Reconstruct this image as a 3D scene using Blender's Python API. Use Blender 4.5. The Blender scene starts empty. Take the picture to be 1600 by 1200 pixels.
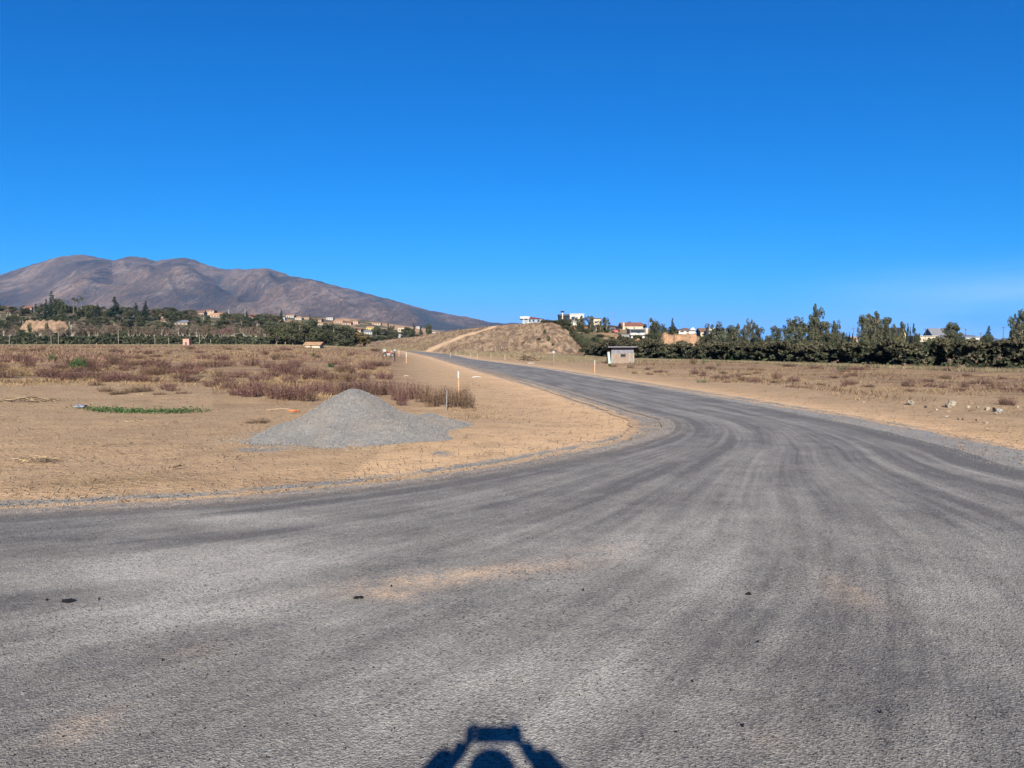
import bpy, math, random
import numpy as np
from mathutils import Vector
from mathutils.geometry import delaunay_2d_cdt

random.seed(7)
rng = np.random.default_rng(7)
R = math.radians
scene = bpy.context.scene
COL = scene.collection

# ------------------------------------------------------------------ camera, sky, sun, exposure
EYE = 1.65
FPX = 1186.0                      # focal length in pixels of a 1600 px wide frame
PITCH = math.atan(65 / FPX)
HOR = 535.0
cam_d = bpy.data.cameras.new('camera')
cam_d.sensor_width = 36.0
cam_d.lens = 36.0 * FPX / 1600.0
cam_d.clip_start = 0.05
cam_d.clip_end = 60000
cam = bpy.data.objects.new('camera', cam_d)
cam.location = (0, 0, EYE)
cam.rotation_euler = (math.pi / 2 - PITCH, 0, 0)
COL.objects.link(cam)
scene.camera = cam

SUN_EL = R(27.6)
SUN_AZ = math.atan2(0.034, -1.0)          # direction to the sun, measured from +Y towards +X
world = bpy.data.worlds.new('World')
scene.world = world
world.use_nodes = True
wn, wl = world.node_tree.nodes, world.node_tree.links
wn.clear()
sky = wn.new('ShaderNodeTexSky')
sky.sky_type = 'NISHITA'
sky.sun_disc = False
sky.sun_elevation = SUN_EL
sky.sun_rotation = SUN_AZ
sky.altitude = 300
sky.air_density = 1.15
sky.dust_density = 0.1
sky.ozone_density = 4.0
# a phone's deep, saturated rendering of the sky: one contrast curve per channel, the same in every direction
def wmath(op, a, b):
    t = wn.new('ShaderNodeMath'); t.operation = op
    for i, q in enumerate((a, b)):
        if isinstance(q, float): t.inputs[i].default_value = q
        else: wl.new(q, t.inputs[i])
    return t.outputs[0]
ssep = wn.new('ShaderNodeSeparateColor'); wl.new(sky.outputs[0], ssep.inputs[0])
k10 = 10.0
lim = [wmath('MINIMUM', ssep.outputs[i], 9.0) for i in range(3)]      # the glare round the sun clips
rp = wmath('POWER', wmath('DIVIDE', lim[0], k10), 2.9)
r_ = wmath('MULTIPLY', rp, 0.20 * k10)
g_ = wmath('MULTIPLY', wmath('POWER', wmath('DIVIDE', lim[1], k10), 1.05), 0.385 * k10)
b_ = wmath('ADD', wmath('MULTIPLY', lim[2], 0.80), wmath('MULTIPLY', rp, 0.30 * k10))
hsv = wn.new('ShaderNodeCombineColor')
wl.new(r_, hsv.inputs[0]); wl.new(g_, hsv.inputs[1]); wl.new(b_, hsv.inputs[2])
# thin streaks of high cirrus low in the sky
tc = wn.new('ShaderNodeTexCoord')
mp = wn.new('ShaderNodeMapping')
mp.inputs['Rotation'].default_value = (0, 0.30, 0)
mp.inputs['Scale'].default_value = (1.6, 1.6, 10.0)
wl.new(tc.outputs['Generated'], mp.inputs[0])
cn = wn.new('ShaderNodeTexNoise')
cn.inputs['Scale'].default_value = 1.3
cn.inputs['Detail'].default_value = 5
wl.new(mp.outputs[0], cn.inputs['Vector'])
cr = wn.new('ShaderNodeMapRange')
cr.inputs['From Min'].default_value = 0.34
cr.inputs['From Max'].default_value = 0.62
wl.new(cn.outputs['Fac'], cr.inputs[0])
sx = wn.new('ShaderNodeSeparateXYZ')
wl.new(tc.outputs['Generated'], sx.inputs[0])
azr = wn.new('ShaderNodeMapRange')
azr.interpolation_type = 'SMOOTHSTEP'
azr.inputs['From Min'].default_value = 0.30
azr.inputs['From Max'].default_value = 0.62
wl.new(sx.outputs['X'], azr.inputs[0])
elr = wn.new('ShaderNodeMapRange')
elr.interpolation_type = 'SMOOTHSTEP'
elr.inputs['From Min'].default_value = 0.11
elr.inputs['From Max'].default_value = 0.03
wl.new(sx.outputs['Z'], elr.inputs[0])
m1 = wn.new('ShaderNodeMath'); m1.operation = 'MULTIPLY'
wl.new(azr.outputs[0], m1.inputs[0]); wl.new(elr.outputs[0], m1.inputs[1])
m2 = wn.new('ShaderNodeMath'); m2.operation = 'MULTIPLY'
wl.new(m1.outputs[0], m2.inputs[0]); wl.new(cr.outputs[0], m2.inputs[1])
m3 = wn.new('ShaderNodeMath'); m3.operation = 'MULTIPLY'
m3.inputs[1].default_value = 1.0
wl.new(m2.outputs[0], m3.inputs[0])
cmix = wn.new('ShaderNodeMix'); cmix.data_type = 'RGBA'
cmix.inputs[7].default_value = (3.2, 4.9, 7.6, 1)
wl.new(m3.outputs[0], cmix.inputs[0])
wl.new(hsv.outputs[0], cmix.inputs[6])
bg = wn.new('ShaderNodeBackground')
bg.inputs['Strength'].default_value = 0.050
wl.new(cmix.outputs[2], bg.inputs['Color'])
wo = wn.new('ShaderNodeOutputWorld')
wl.new(bg.outputs[0], wo.inputs['Surface'])

sun_d = bpy.data.lights.new('sun', 'SUN')
sun_d.energy = 5.0
sun_d.angle = R(0.53)
sun_d.color = (1.0, 0.93, 0.82)
sun = bpy.data.objects.new('sun', sun_d)
to_sun = Vector((math.sin(SUN_AZ) * math.cos(SUN_EL), math.cos(SUN_AZ) * math.cos(SUN_EL), math.sin(SUN_EL)))
sun.rotation_euler = to_sun.to_track_quat('Z', 'Y').to_euler()
sun.location = (0, -20, 30)
COL.objects.link(sun)

scene.view_settings.view_transform = 'Standard'
scene.view_settings.look = 'None'
scene.view_settings.gamma = 1.0
scene.view_settings.use_curve_mapping = False
scene.view_settings.exposure = 1.56

# ------------------------------------------------------------------ numeric helpers
def sstep(a, b, x):
    t = np.clip((np.asarray(x, float) - a) / (b - a), 0, 1)
    return t * t * (3 - 2 * t)

_perm = np.random.default_rng(3).random((256, 256))
def vnoise(x, y):
    x = np.asarray(x, float); y = np.asarray(y, float)
    xi = np.floor(x).astype(int); yi = np.floor(y).astype(int)
    fx = x - xi; fy = y - yi
    fx = fx * fx * (3 - 2 * fx); fy = fy * fy * (3 - 2 * fy)
    a = _perm[xi & 255, yi & 255]; b = _perm[(xi + 1) & 255, yi & 255]
    c = _perm[xi & 255, (yi + 1) & 255]; d = _perm[(xi + 1) & 255, (yi + 1) & 255]
    return (a * (1 - fx) + b * fx) * (1 - fy) + (c * (1 - fx) + d * fx) * fy
def fbm(x, y, o=4):
    s, a, t = 0.0, 1.0, 0.0
    for i in range(o):
        s = s + a * vnoise(x * 2 ** i + 17.3 * i, y * 2 ** i + 5.1 * i); t += a; a *= 0.5
    return s / t

# ------------------------------------------------------------------ terrain
PX_L = [-200, 0, 200, 300, 420, 560, 640, 700, 760]
E_L = [490, 489, 491, 497, 503, 513, 524, 533, 535]
PX_L2 = [-200, 0, 300, 420, 560, 640, 700, 760]
E_L2 = [490, 489, 491, 493, 500, 510, 519, 532]
PX_R = [780, 840, 870, 960, 1010, 1060, 1110, 1180, 1300, 1700]
E_R = [512, 509, 507, 509, 514, 522, 526, 531, 533, 533]
def g0(x, y):
    x = np.asarray(x, float); y = np.asarray(y, float)
    r = np.hypot(x, y)
    t = x / np.maximum(y, 15.0)
    px = 800 + FPX * t
    wR = sstep(-0.30, -0.08, t)
    z = wR * (-0.011 * np.clip(r - 12, 0, 128)) + (1 - wR) * (0.0022 * np.clip(r - 12, 0, 300))
    wl_ = 1 - sstep(680, 760, px)
    HL = EYE + (HOR - np.interp(px, PX_L, E_L)) / FPX * 600
    z = z + sstep(335, 600, y) * wl_ * (HL - z)
    H2 = EYE + (HOR - np.interp(px, PX_L2, E_L2)) / FPX * 1200
    z = z + sstep(650, 1200, y) * (1 - sstep(720, 790, px)) * (H2 - z)
    wr_ = sstep(790, 860, px)
    HR = EYE + (HOR - np.interp(px, PX_R, E_R)) / FPX * 340
    z = z + sstep(200, 340, y) * wr_ * (HR - z)
    return z

PX_H = [535, 560, 590, 640, 690, 720, 770, 800, 830, 862, 875, 890, 905, 918, 928, 940]
E_H = [541, 538, 533, 527, 520, 515, 509.5, 506.5, 504.5, 502, 507, 518, 535, 549, 557, 562]
def hill_z(x, y):
    x = np.asarray(x, float); y = np.asarray(y, float)
    px = 800 + FPX * x / np.maximum(y, 60.0)
    yb = np.interp(px, [540, 640, 720, 930], [285, 262, 215, 196])
    yc = yb + 75
    H = EYE + (HOR - np.interp(px, PX_H, E_H)) / FPX * yc
    s = np.clip((y - yb) / (yc - yb), 0, 1)
    base = g0(x, y)
    hh = np.maximum(H - base, -0.6)
    back = 1 - sstep(yc + 150, yc + 290, y)
    edge = sstep(532, 560, px) * (1 - sstep(926, 940, px))
    rel = (fbm(x / 9, y / 14, 4) - 0.5) * 1.5 * np.minimum(s * 4, 1) * np.minimum((1 - s) * 3 + .12, 1)
    diag = (x * 0.85 - y * 0.35)
    rel = rel + (fbm(diag / 2.3, (x + y) / 25, 3) - 0.5) * 0.9 * np.minimum(s * 5, 1) * np.minimum((1 - s) * 4 + .1, 1)
    z = base + (hh * (s ** 0.92) + rel * np.clip(hh / 4, 0, 1)) * back * edge
    return np.where((s <= 0) | (edge <= 0) | (hh <= 0.02), base - 0.4, z)

def terr(x, y):
    return np.maximum(g0(x, y), hill_z(x, y))
def tz(x, y):
    return float(terr(np.array([x]), np.array([y]))[0])

def ray(px, py):
    dx, dv = (px - 800) / FPX, (600 - py) / FPX
    return Vector((dx, math.cos(PITCH) + dv * math.sin(PITCH), -math.sin(PITCH) + dv * math.cos(PITCH)))
def gp(px, py):
    """the point of the ground seen at a pixel of the 1600x1200 photograph"""
    d = ray(px, py)
    ts = np.concatenate([np.arange(1, 60, 0.1), np.arange(60, 700, 0.5), np.arange(700, 2200, 3)])
    X, Y, Z = d.x * ts, d.y * ts, EYE + d.z * ts
    below = np.where(Z < terr(X, Y))[0]
    if len(below) == 0:
        i = len(ts) - 1
    else:
        i = below[0]
    if i > 0:
        lo, hi = ts[i - 1], ts[i]
        for _ in range(18):
            m = (lo + hi) / 2
            if EYE + d.z * m < tz(d.x * m, d.y * m): hi = m
            else: lo = m
        t = hi
    else: t = ts[0]
    return Vector((d.x * t, d.y * t, tz(d.x * t, d.y * t)))
def at(px, Y, py=HOR):
    d = ray(px, py)
    k = Y / d.y
    return Vector((d.x * k, Y, EYE + d.z * k))
def hz(py, Y):
    return at(800, Y, py).z

# ------------------------------------------------------------------ object helpers
def tag(o, label=None, cat=None, group=None, kind=None):
    if label: o['label'] = label
    if cat: o['category'] = cat
    if group: o['group'] = group
    if kind: o['kind'] = kind
    return o
def empty(name, loc, rz=0.0, scale=None):
    o = bpy.data.objects.new(name, None)
    o.location = loc; o.rotation_euler = (0, 0, rz)
    o.empty_display_size = 0.3
    if scale is not None: o.scale = scale
    COL.objects.link(o)
    return o
def link(name, me, parent=None):
    o = bpy.data.objects.new(name, me)
    COL.objects.link(o)
    if parent is not None: o.parent = parent
    return o
def mesh_np(name, V, F, mats, smooth=False, attrs=None, fattrs=None, midx=None):
    V = np.asarray(V, np.float32); F = np.asarray(F, np.int32)
    k = F.shape[1]
    me = bpy.data.meshes.new(name)
    me.vertices.add(len(V)); me.vertices.foreach_set('co', V.ravel())
    me.loops.add(F.size); me.loops.foreach_set('vertex_index', F.ravel())
    me.polygons.add(len(F))
    me.polygons.foreach_set('loop_start', np.arange(0, F.size, k, dtype=np.int32))
    me.polygons.foreach_set('loop_total', np.full(len(F), k, np.int32))
    if smooth: me.polygons.foreach_set('use_smooth', np.ones(len(F), bool))
    for m in (mats if isinstance(mats, (list, tuple)) else [mats]): me.materials.append(m)
    if midx is not None: me.polygons.foreach_set('material_index', np.asarray(midx, np.int32))
    me.update(calc_edges=True)
    for nm, a in (attrs or {}).items():
        at_ = me.attributes.new(nm, 'FLOAT', 'POINT'); at_.data.foreach_set('value', np.asarray(a, np.float32))
    for nm, a in (fattrs or {}).items():
        at_ = me.attributes.new(nm, 'FLOAT', 'FACE'); at_.data.foreach_set('value', np.asarray(a, np.float32))
    return me

class MB:
    """collects small shapes into one mesh"""
    def __init__(s): s.v, s.f = [], []
    def add(s, vs, fs):
        b = len(s.v); s.v += [tuple(v) for v in vs]; s.f += [tuple(b + i for i in f) for f in fs]
    def box(s, x0, x1, y0, y1, z0, z1):
        s.add([(x0, y0, z0), (x1, y0, z0), (x1, y1, z0), (x0, y1, z0), (x0, y0, z1), (x1, y0, z1), (x1, y1, z1), (x0, y1, z1)],
              [(0, 3, 2, 1), (4, 5, 6, 7), (0, 1, 5, 4), (1, 2, 6, 5), (2, 3, 7, 6), (3, 0, 4, 7)])
        return s
    def prism(s, pts, y0, y1):
        n = len(pts)
        s.add([(x, y0, z) for x, z in pts] + [(x, y1, z) for x, z in pts],
              [tuple(range(n)), tuple(range(2 * n - 1, n - 1, -1))] + [(i, i + n, (i + 1) % n + n, (i + 1) % n) for i in range(n)])
        return s
    def prismx(s, pts, x0, x1):
        n = len(pts)
        s.add([(x0, y, z) for y, z in pts] + [(x1, y, z) for y, z in pts],
              [tuple(range(n - 1, -1, -1)), tuple(range(n, 2 * n))] + [(i, (i + 1) % n, (i + 1) % n + n, i + n) for i in range(n)])
        return s
    def tube(s, pts, rad, n=6):
        pts = [Vector(p) for p in pts]
        if not isinstance(rad, (list, tuple)): rad = [rad] * len(pts)
        base = len(s.v); fs = []
        for i, p in enumerate(pts):
            d = (pts[min(i + 1, len(pts) - 1)] - pts[max(i - 1, 0)]).normalized()
            a = d.cross(Vector((0.3, 1, 0.2))).normalized(); b = d.cross(a)
            for k in range(n):
                th = 2 * math.pi * k / n
                s.v.append(tuple(p + (a * math.cos(th) + b * math.sin(th)) * rad[i]))
        for i in range(len(pts) - 1):
            for k in range(n):
                q = base + i * n
                fs.append((q + k, q + (k + 1) % n, q + n + (k + 1) % n, q + n + k))
        fs.append(tuple(base + k for k in range(n - 1, -1, -1)))
        fs.append(tuple(base + (len(pts) - 1) * n + k for k in range(n)))
        s.f += fs
        return s
    def ball(s, c, r, nu=8, nv=6, jit=0.0):
        c = Vector(c); r = Vector(r) if hasattr(r, '__len__') else Vector((r, r, r))
        vs, fs = [], []
        for j in range(nv + 1):
            ph = math.pi * j / nv
            for i in range(nu):
                th = 2 * math.pi * i / nu
                q = 1 + jit * (random.random() - .5)
                vs.append((c.x + r.x * q * math.sin(ph) * math.cos(th), c.y + r.y * q * math.sin(ph) * math.sin(th), c.z + r.z * q * math.cos(ph)))
        for j in range(nv):
            for i in range(nu):
                fs.append((j * nu + i, (j + 1) * nu + i, (j + 1) * nu + (i + 1) % nu, j * nu + (i + 1) % nu))
        s.add(vs, fs); return s
    def mesh(s, name, m, smooth=False):
        me = bpy.data.meshes.new(name); me.from_pydata(s.v, [], s.f)
        for q in (m if isinstance(m, (list, tuple)) else [m]): me.materials.append(q)
        if smooth: me.polygons.foreach_set('use_smooth', [True] * len(s.f))
        me.update(); return me
    def build(s, name, m, parent=None, smooth=False):
        return link(name, s.mesh(name, m, smooth), parent)

# ------------------------------------------------------------------ materials
ALB = 0.59          # one common factor on all base colours, paired with the exposure
class NT:
    def __init__(s, name, rough=0.9, spec=0.25):
        s.m = bpy.data.materials.new(name); s.m.use_nodes = True
        s.n, s.l = s.m.node_tree.nodes, s.m.node_tree.links
        s.p = s.n['Principled BSDF']
        s.p.inputs['Roughness'].default_value = rough
        s.p.inputs['Specular IOR Level'].default_value = spec
    def _in(s, sock, v):
        if isinstance(v, bpy.types.NodeSocket): s.l.new(v, sock)
        elif isinstance(v, (tuple, list)) and len(v) == 3 and sock.type == 'RGBA': sock.default_value = (*v, 1)
        else: sock.default_value = v
    def pos(s, scale=(1, 1, 1), obj=False, rot=(0, 0, 0)):
        if obj:
            t = s.n.new('ShaderNodeTexCoord'); o = t.outputs['Object']
        else:
            t = s.n.new('ShaderNodeNewGeometry'); o = t.outputs['Position']
        if scale == (1, 1, 1) and rot == (0, 0, 0): return o
        m = s.n.new('ShaderNodeMapping'); m.inputs['Scale'].default_value = scale; m.inputs['Rotation'].default_value = rot
        s.l.new(o, m.inputs[0]); return m.outputs[0]
    def noise(s, vec, scale, detail=4, rough=0.55, dist=0.0):
        t = s.n.new('ShaderNodeTexNoise'); s.l.new(vec, t.inputs['Vector'])
        t.inputs['Scale'].default_value = scale; t.inputs['Detail'].default_value = detail
        t.inputs['Roughness'].default_value = rough; t.inputs['Distortion'].default_value = dist
        return t.outputs['Fac']
    def voro(s, vec, scale, out='Distance', feat='F1'):
        t = s.n.new('ShaderNodeTexVoronoi'); t.feature = feat; s.l.new(vec, t.inputs['Vector'])
        t.inputs['Scale'].default_value = scale
        return t.outputs[out]
    def rng(s, v, a, b, c=0.0, d=1.0, smooth=False):
        t = s.n.new('ShaderNodeMapRange'); t.clamp = True
        if smooth: t.interpolation_type = 'SMOOTHSTEP'
        s._in(t.inputs[0], v)
        for i, q in enumerate((a, b, c, d)): t.inputs[1 + i].default_value = q
        return t.outputs[0]
    def math(s, op, a, b=0.0, clamp=False):
        t = s.n.new('ShaderNodeMath'); t.operation = op; t.use_clamp = clamp
        s._in(t.inputs[0], a); s._in(t.inputs[1], b); return t.outputs[0]
    def mix(s, f, a, b, mode='MIX'):
        t = s.n.new('ShaderNodeMix'); t.data_type = 'RGBA'; t.blend_type = mode
        s._in(t.inputs[0], f); s._in(t.inputs[6], a); s._in(t.inputs[7], b); return t.outputs[2]
    def attr(s, name):
        t = s.n.new('ShaderNodeAttribute'); t.attribute_name = name; return t.outputs['Fac']
    def rand(s):
        t = s.n.new('ShaderNodeObjectInfo'); return t.outputs['Random']
    def combine(s, x, y, z=0.0):
        t = s.n.new('ShaderNodeCombineXYZ')
        for i, q in enumerate((x, y, z)): s._in(t.inputs[i], q)
        return t.outputs[0]
    def col(s, c):
        s._in(s.p.inputs['Base Color'], s.mix(1.0, c, (ALB, ALB, ALB), 'MULTIPLY')); return s
    def bump(s, h, dist=0.01, strength=1.0, prev=None):
        t = s.n.new('ShaderNodeBump'); t.inputs['Distance'].default_value = dist; t.inputs['Strength'].default_value = strength
        s.l.new(h, t.inputs['Height'])
        if prev is not None: s.l.new(prev, t.inputs['Normal'])
        return t.outputs[0]
    def nrm(s, b): s.l.new(b, s.p.inputs['Normal']); return s

def simple(name, c, var=0.25, scale=3.0, rough=0.85, spec=0.25, bump=0.0, metal=0.0):
    t = NT(name, rough, spec)
    v = t.pos()
    n = t.noise(v, scale, 5)
    lo = tuple(q * (1 - var) for q in c); hi = tuple(min(q * (1 + var), 0.95) for q in c)
    t.col(t.mix(t.rng(n, 0.3, 0.7), lo, hi))
    t.p.inputs['Metallic'].default_value = metal
    if bump: t.nrm(t.bump(t.noise(v, scale * 6, 4), bump))
    return t.m
def leaf_mat(name, dark, light, alt=None):
    t = NT(name, 0.75, 0.2)
    tint = t.attr('tint')
    c = t.mix(tint, dark, light)
    if alt is not None: c = t.mix(t.rng(t.rand(), 0.0, 1.0, 0.0, 0.8), c, t.mix(tint, tuple(q * .55 for q in alt), alt))
    c = t.mix(t.rng(t.noise(t.pos(), 0.5, 2), 0.35, 0.65), t.mix(1.0, c, (0.62, 0.64, 0.66), 'MULTIPLY'), c)
    t.col(c)
    return t.m

# asphalt: pale dusty surface dressing with bitumen showing through where wheels have worn it
def asphalt_mat():
    t = NT('asphalt', 0.88, 0.3)
    P = t.pos()
    dl, al, dr, ar = t.attr('dl'), t.attr('al'), t.attr('dr'), t.attr('ar')
    lat = t.math('DIVIDE', dl, t.math('ADD', t.math('ADD', dl, dr), 0.01))
    alo = t.math('ADD', al, ar)
    st = t.noise(t.combine(t.math('MULTIPLY', lat, 13.0), t.math('MULTIPLY', alo, 0.055)), 1.0, 5, 0.62, 0.25)
    fs = t.noise(t.combine(t.math('MULTIPLY', lat, 46.0), t.math('MULTIPLY', alo, 0.16), 3.0), 1.0, 4, 0.65, 0.2)
    big = t.noise(P, 0.5, 4, 0.6, 0.6)
    mid = t.noise(P, 2.6, 5, 0.65)
    f = t.math('ADD', t.math('MULTIPLY', t.math('SUBTRACT', st, 0.5), 1.7), 0.42)
    f = t.math('ADD', f, t.math('MULTIPLY', t.math('SUBTRACT', fs, 0.5), 1.35))
    f = t.math('ADD', f, t.math('MULTIPLY', t.math('SUBTRACT', big, 0.5), 0.7))
    f = t.math('ADD', f, t.math('MULTIPLY', t.math('SUBTRACT', mid, 0.5), 0.75))
    f = t.math('ADD', f, t.attr('dust'))
    f = t.math('SUBTRACT', f, t.attr('tar'), True)
    c = t.mix(f, (0.135, 0.128, 0.123), (0.415, 0.392, 0.355))
    c = t.mix(t.rng(t.noise(P, 1.1, 3), 0.48, 0.7, 0, 0.35), c, (0.20, 0.175, 0.155))
    sn = t.math('MULTIPLY', t.attr('sand'), t.rng(t.noise(P, 7.0, 6, 0.75), 0.36, 0.56))
    c = t.mix(sn, c, (0.58, 0.43, 0.30))
    # stone chips
    v1 = t.n.new('ShaderNodeTexVoronoi'); t.l.new(P, v1.inputs['Vector']); v1.inputs['Scale'].default_value = 95
    chip = t.n.new('ShaderNodeSeparateColor'); t.l.new(v1.outputs['Color'], chip.inputs[0])
    k = t.rng(chip.outputs[0], 0, 1, 0.62, 1.32)
    c = t.mix(1.0, c, t.combine(k, k, k), 'MULTIPLY')
    v2 = t.n.new('ShaderNodeTexVoronoi'); t.l.new(P, v2.inputs['Vector']); v2.inputs['Scale'].default_value = 44
    c2 = t.n.new('ShaderNodeSeparateColor'); t.l.new(v2.outputs['Color'], c2.inputs[0])
    wear = t.rng(t.noise(P, 1.5, 5, 0.65), 0.40, 0.58)
    pit = t.math('MULTIPLY', t.rng(c2.outputs[1], 0.66, 0.80), t.math('ADD', t.math('MULTIPLY', wear, 0.82), 0.14))
    pit = t.math('MULTIPLY', pit, t.rng(v2.outputs['Distance'], 0.5, 0.2))
    c = t.mix(pit, c, (0.040, 0.040, 0.043))
    bright = t.rng(c2.outputs[2], 0.975, 0.99, 0, 0.4)
    c = t.mix(bright, c, (0.42, 0.40, 0.37))
    t.col(c)
    b = t.bump(t.noise(P, 60, 4, 0.7), 0.010, 0.9)
    b = t.bump(v1.outputs['Distance'], 0.006, 0.8, b)
    b = t.bump(t.noise(P, 3.0, 3), 0.05, 0.35, b)
    t.nrm(b)
    return t.m

def gravel_mat(name='gravel', lo=(0.235, 0.225, 0.21), hi=(0.40, 0.385, 0.36), sc=80, sandy=0.42, edge=False):
    t = NT(name, 0.9, 0.25)
    P = t.pos()
    v = t.n.new('ShaderNodeTexVoronoi'); t.l.new(P, v.inputs['Vector']); v.inputs['Scale'].default_value = sc
    s = t.n.new('ShaderNodeSeparateColor'); t.l.new(v.outputs['Color'], s.inputs[0])
    c = t.mix(s.outputs[0], lo, hi)
    c = t.mix(t.math('MULTIPLY', t.rng(t.noise(P, 1.5, 5, 0.7), 0.44, 0.60), min(sandy * 2.0, 1.0)), c, (0.62, 0.43, 0.26))
    if edge:
        e = t.math('ADD', t.rng(t.attr('edge'), 0.0, 0.40, 1.0, 0.0), t.math('MULTIPLY', t.math('SUBTRACT', t.noise(P, 7.0, 5, 0.7), 0.5), 1.5))
        c = t.mix(t.rng(e, 0.48, 0.62), c, t.mix(t.rng(t.noise(P, .25, 5, .6), .3, .7), (0.66, 0.43, 0.235), (0.78, 0.53, 0.32)))
    c = t.mix(t.rng(t.noise(P, 0.5, 4), 0.35, 0.65), t.mix(1.0, c, (0.84, 0.85, 0.88), 'MULTIPLY'), c)
    t.col(c)
    b = t.bump(v.outputs['Distance'], 0.02, 1.0)
    b = t.bump(t.noise(P, 5, 4), 0.05, 0.5, b)
    t.nrm(b)
    return t.m

def ground_mat():
    t = NT('earth', 0.95, 0.15)
    P = t.pos()
    n1 = t.noise(P, 0.25, 5, 0.6)
    n2 = t.noise(P, 1.6, 6, 0.65)
    n3 = t.noise(P, 14.0, 4, 0.6)
    strk = t.noise(t.pos((0.35, 2.6, 1)), 1.0, 5, 0.65)
    c = t.mix(t.rng(n2, 0.3, 0.7), (0.325, 0.220, 0.130), (0.485, 0.348, 0.203))
    c = t.mix(t.rng(strk, 0.42, 0.60, 0, 0.7), c, (0.46, 0.315, 0.19))
    c = t.mix(t.rng(n1, 0.45, 0.7, 0, 0.5), c, (0.26, 0.175, 0.108))
    c = t.mix(t.rng(t.noise(P, 5.0, 5, 0.75), 0.52, 0.68, 0, 0.55), c, (0.215, 0.145, 0.09))
    # bright loose sand beside the road
    sd = t.math('MULTIPLY', t.attr('sand'), t.rng(n2, 0.15, 0.55), True)
    c = t.mix(sd, c, t.mix(t.rng(n1, .3, .7), (0.66, 0.43, 0.235), (0.78, 0.53, 0.32)))
    # dry yellow grass of the field
    d = t.math('MULTIPLY', t.attr('dry'), t.rng(t.noise(P, 0.9, 5, 0.7), 0.30, 0.62))
    dc = t.mix(t.rng(n3, 0.35, 0.65), (0.22, 0.145, 0.075), (0.41, 0.285, 0.155))
    c = t.mix(d, c, dc)
    rd = t.math('MULTIPLY', t.attr('dry'), t.rng(t.noise(t.pos((1, 1.7, 1)), 0.33, 6, 0.7), 0.47, 0.57))
    c = t.mix(t.math('MULTIPLY', rd, 0.8), c, (0.20, 0.115, 0.085))
    # grey-green scrubby soil of the wooded slopes
    gsl = t.math('MULTIPLY', t.attr('scrub'), t.rng(t.noise(P, 0.09, 6, 0.7), 0.25, 0.5))
    c = t.mix(gsl, c, t.mix(t.rng(t.noise(P, 0.4, 4), .4, .6), (0.05, 0.058, 0.03), (0.13, 0.115, 0.06)))
    bk = t.attr('bank')
    c = t.mix(bk, c, t.mix(t.rng(t.noise(P, 0.35, 5, .7), .35, .65), (0.42, 0.24, 0.13), (0.62, 0.40, 0.24)))
    # stray gravel
    v = t.n.new('ShaderNodeTexVoronoi'); t.l.new(P, v.inputs['Vector']); v.inputs['Scale'].default_value = 48
    s = t.n.new('ShaderNodeSeparateColor'); t.l.new(v.outputs['Color'], s.inputs[0])
    gm = t.rng(t.math('ADD', t.attr('gravel'), t.math('MULTIPLY', t.math('SUBTRACT', n3, 0.5), 0.7)), 0.42, 0.62)
    gm = t.math('MULTIPLY', gm, t.rng(t.noise(P, 2.0, 4, .7), 0.35, 0.55))
    c = t.mix(gm, c, t.mix(s.outputs[0], (0.19, 0.185, 0.175), (0.36, 0.345, 0.32)))
    # small dark clods and pebbles
    cl = t.math('MULTIPLY', t.rng(s.outputs[1], 0.93, 0.97), t.rng(v.outputs['Distance'], 0.5, 0.25))
    c = t.mix(t.math('MULTIPLY', cl, 0.55), c, (0.13, 0.09, 0.06))
    t.col(c)
    b = t.bump(n3, 0.045, 1.0)
    b = t.bump(t.noise(P, 70, 3, 0.7), 0.006, 0.7, b)
    b = t.bump(n2, 0.10, 0.5, b)
    t.nrm(b)
    return t.m

def hill_mat():
    t = NT('hill_scrub', 0.95, 0.1)
    P = t.pos()
    w = t.noise(P, 0.12, 3)
    diag = t.n.new('ShaderNodeMapping'); diag.inputs['Rotation'].default_value = (0, 0, 0.55)
    diag.inputs['Scale'].default_value = (0.75, 0.10, 0.5); t.l.new(P, diag.inputs[0])
    s1 = t.noise(diag.outputs[0], 1.0, 6, 0.7, 0.5)
    n2 = t.noise(P, 0.8, 5, 0.7)
    c = t.mix(t.rng(s1, 0.43, 0.57), (0.165, 0.112, 0.078), (0.50, 0.35, 0.215))
    c = t.mix(t.rng(n2, 0.48, 0.66, 0, 0.6), c, (0.22, 0.15, 0.11))
    c = t.mix(t.rng(w, 0.45, 0.7, 0, 0.6), c, (0.33, 0.24, 0.15))
    c = t.mix(t.rng(t.noise(P, 3.0, 3), 0.55, 0.7, 0, 0.5), c, (0.14, 0.115, 0.075))
    c = t.mix(t.attr('track'), c, (0.66, 0.46, 0.28))
    t.col(c)
    t.nrm(t.bump(t.noise(P, 1.5, 5, 0.7), 0.5, 0.8))
    return t.m

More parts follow.
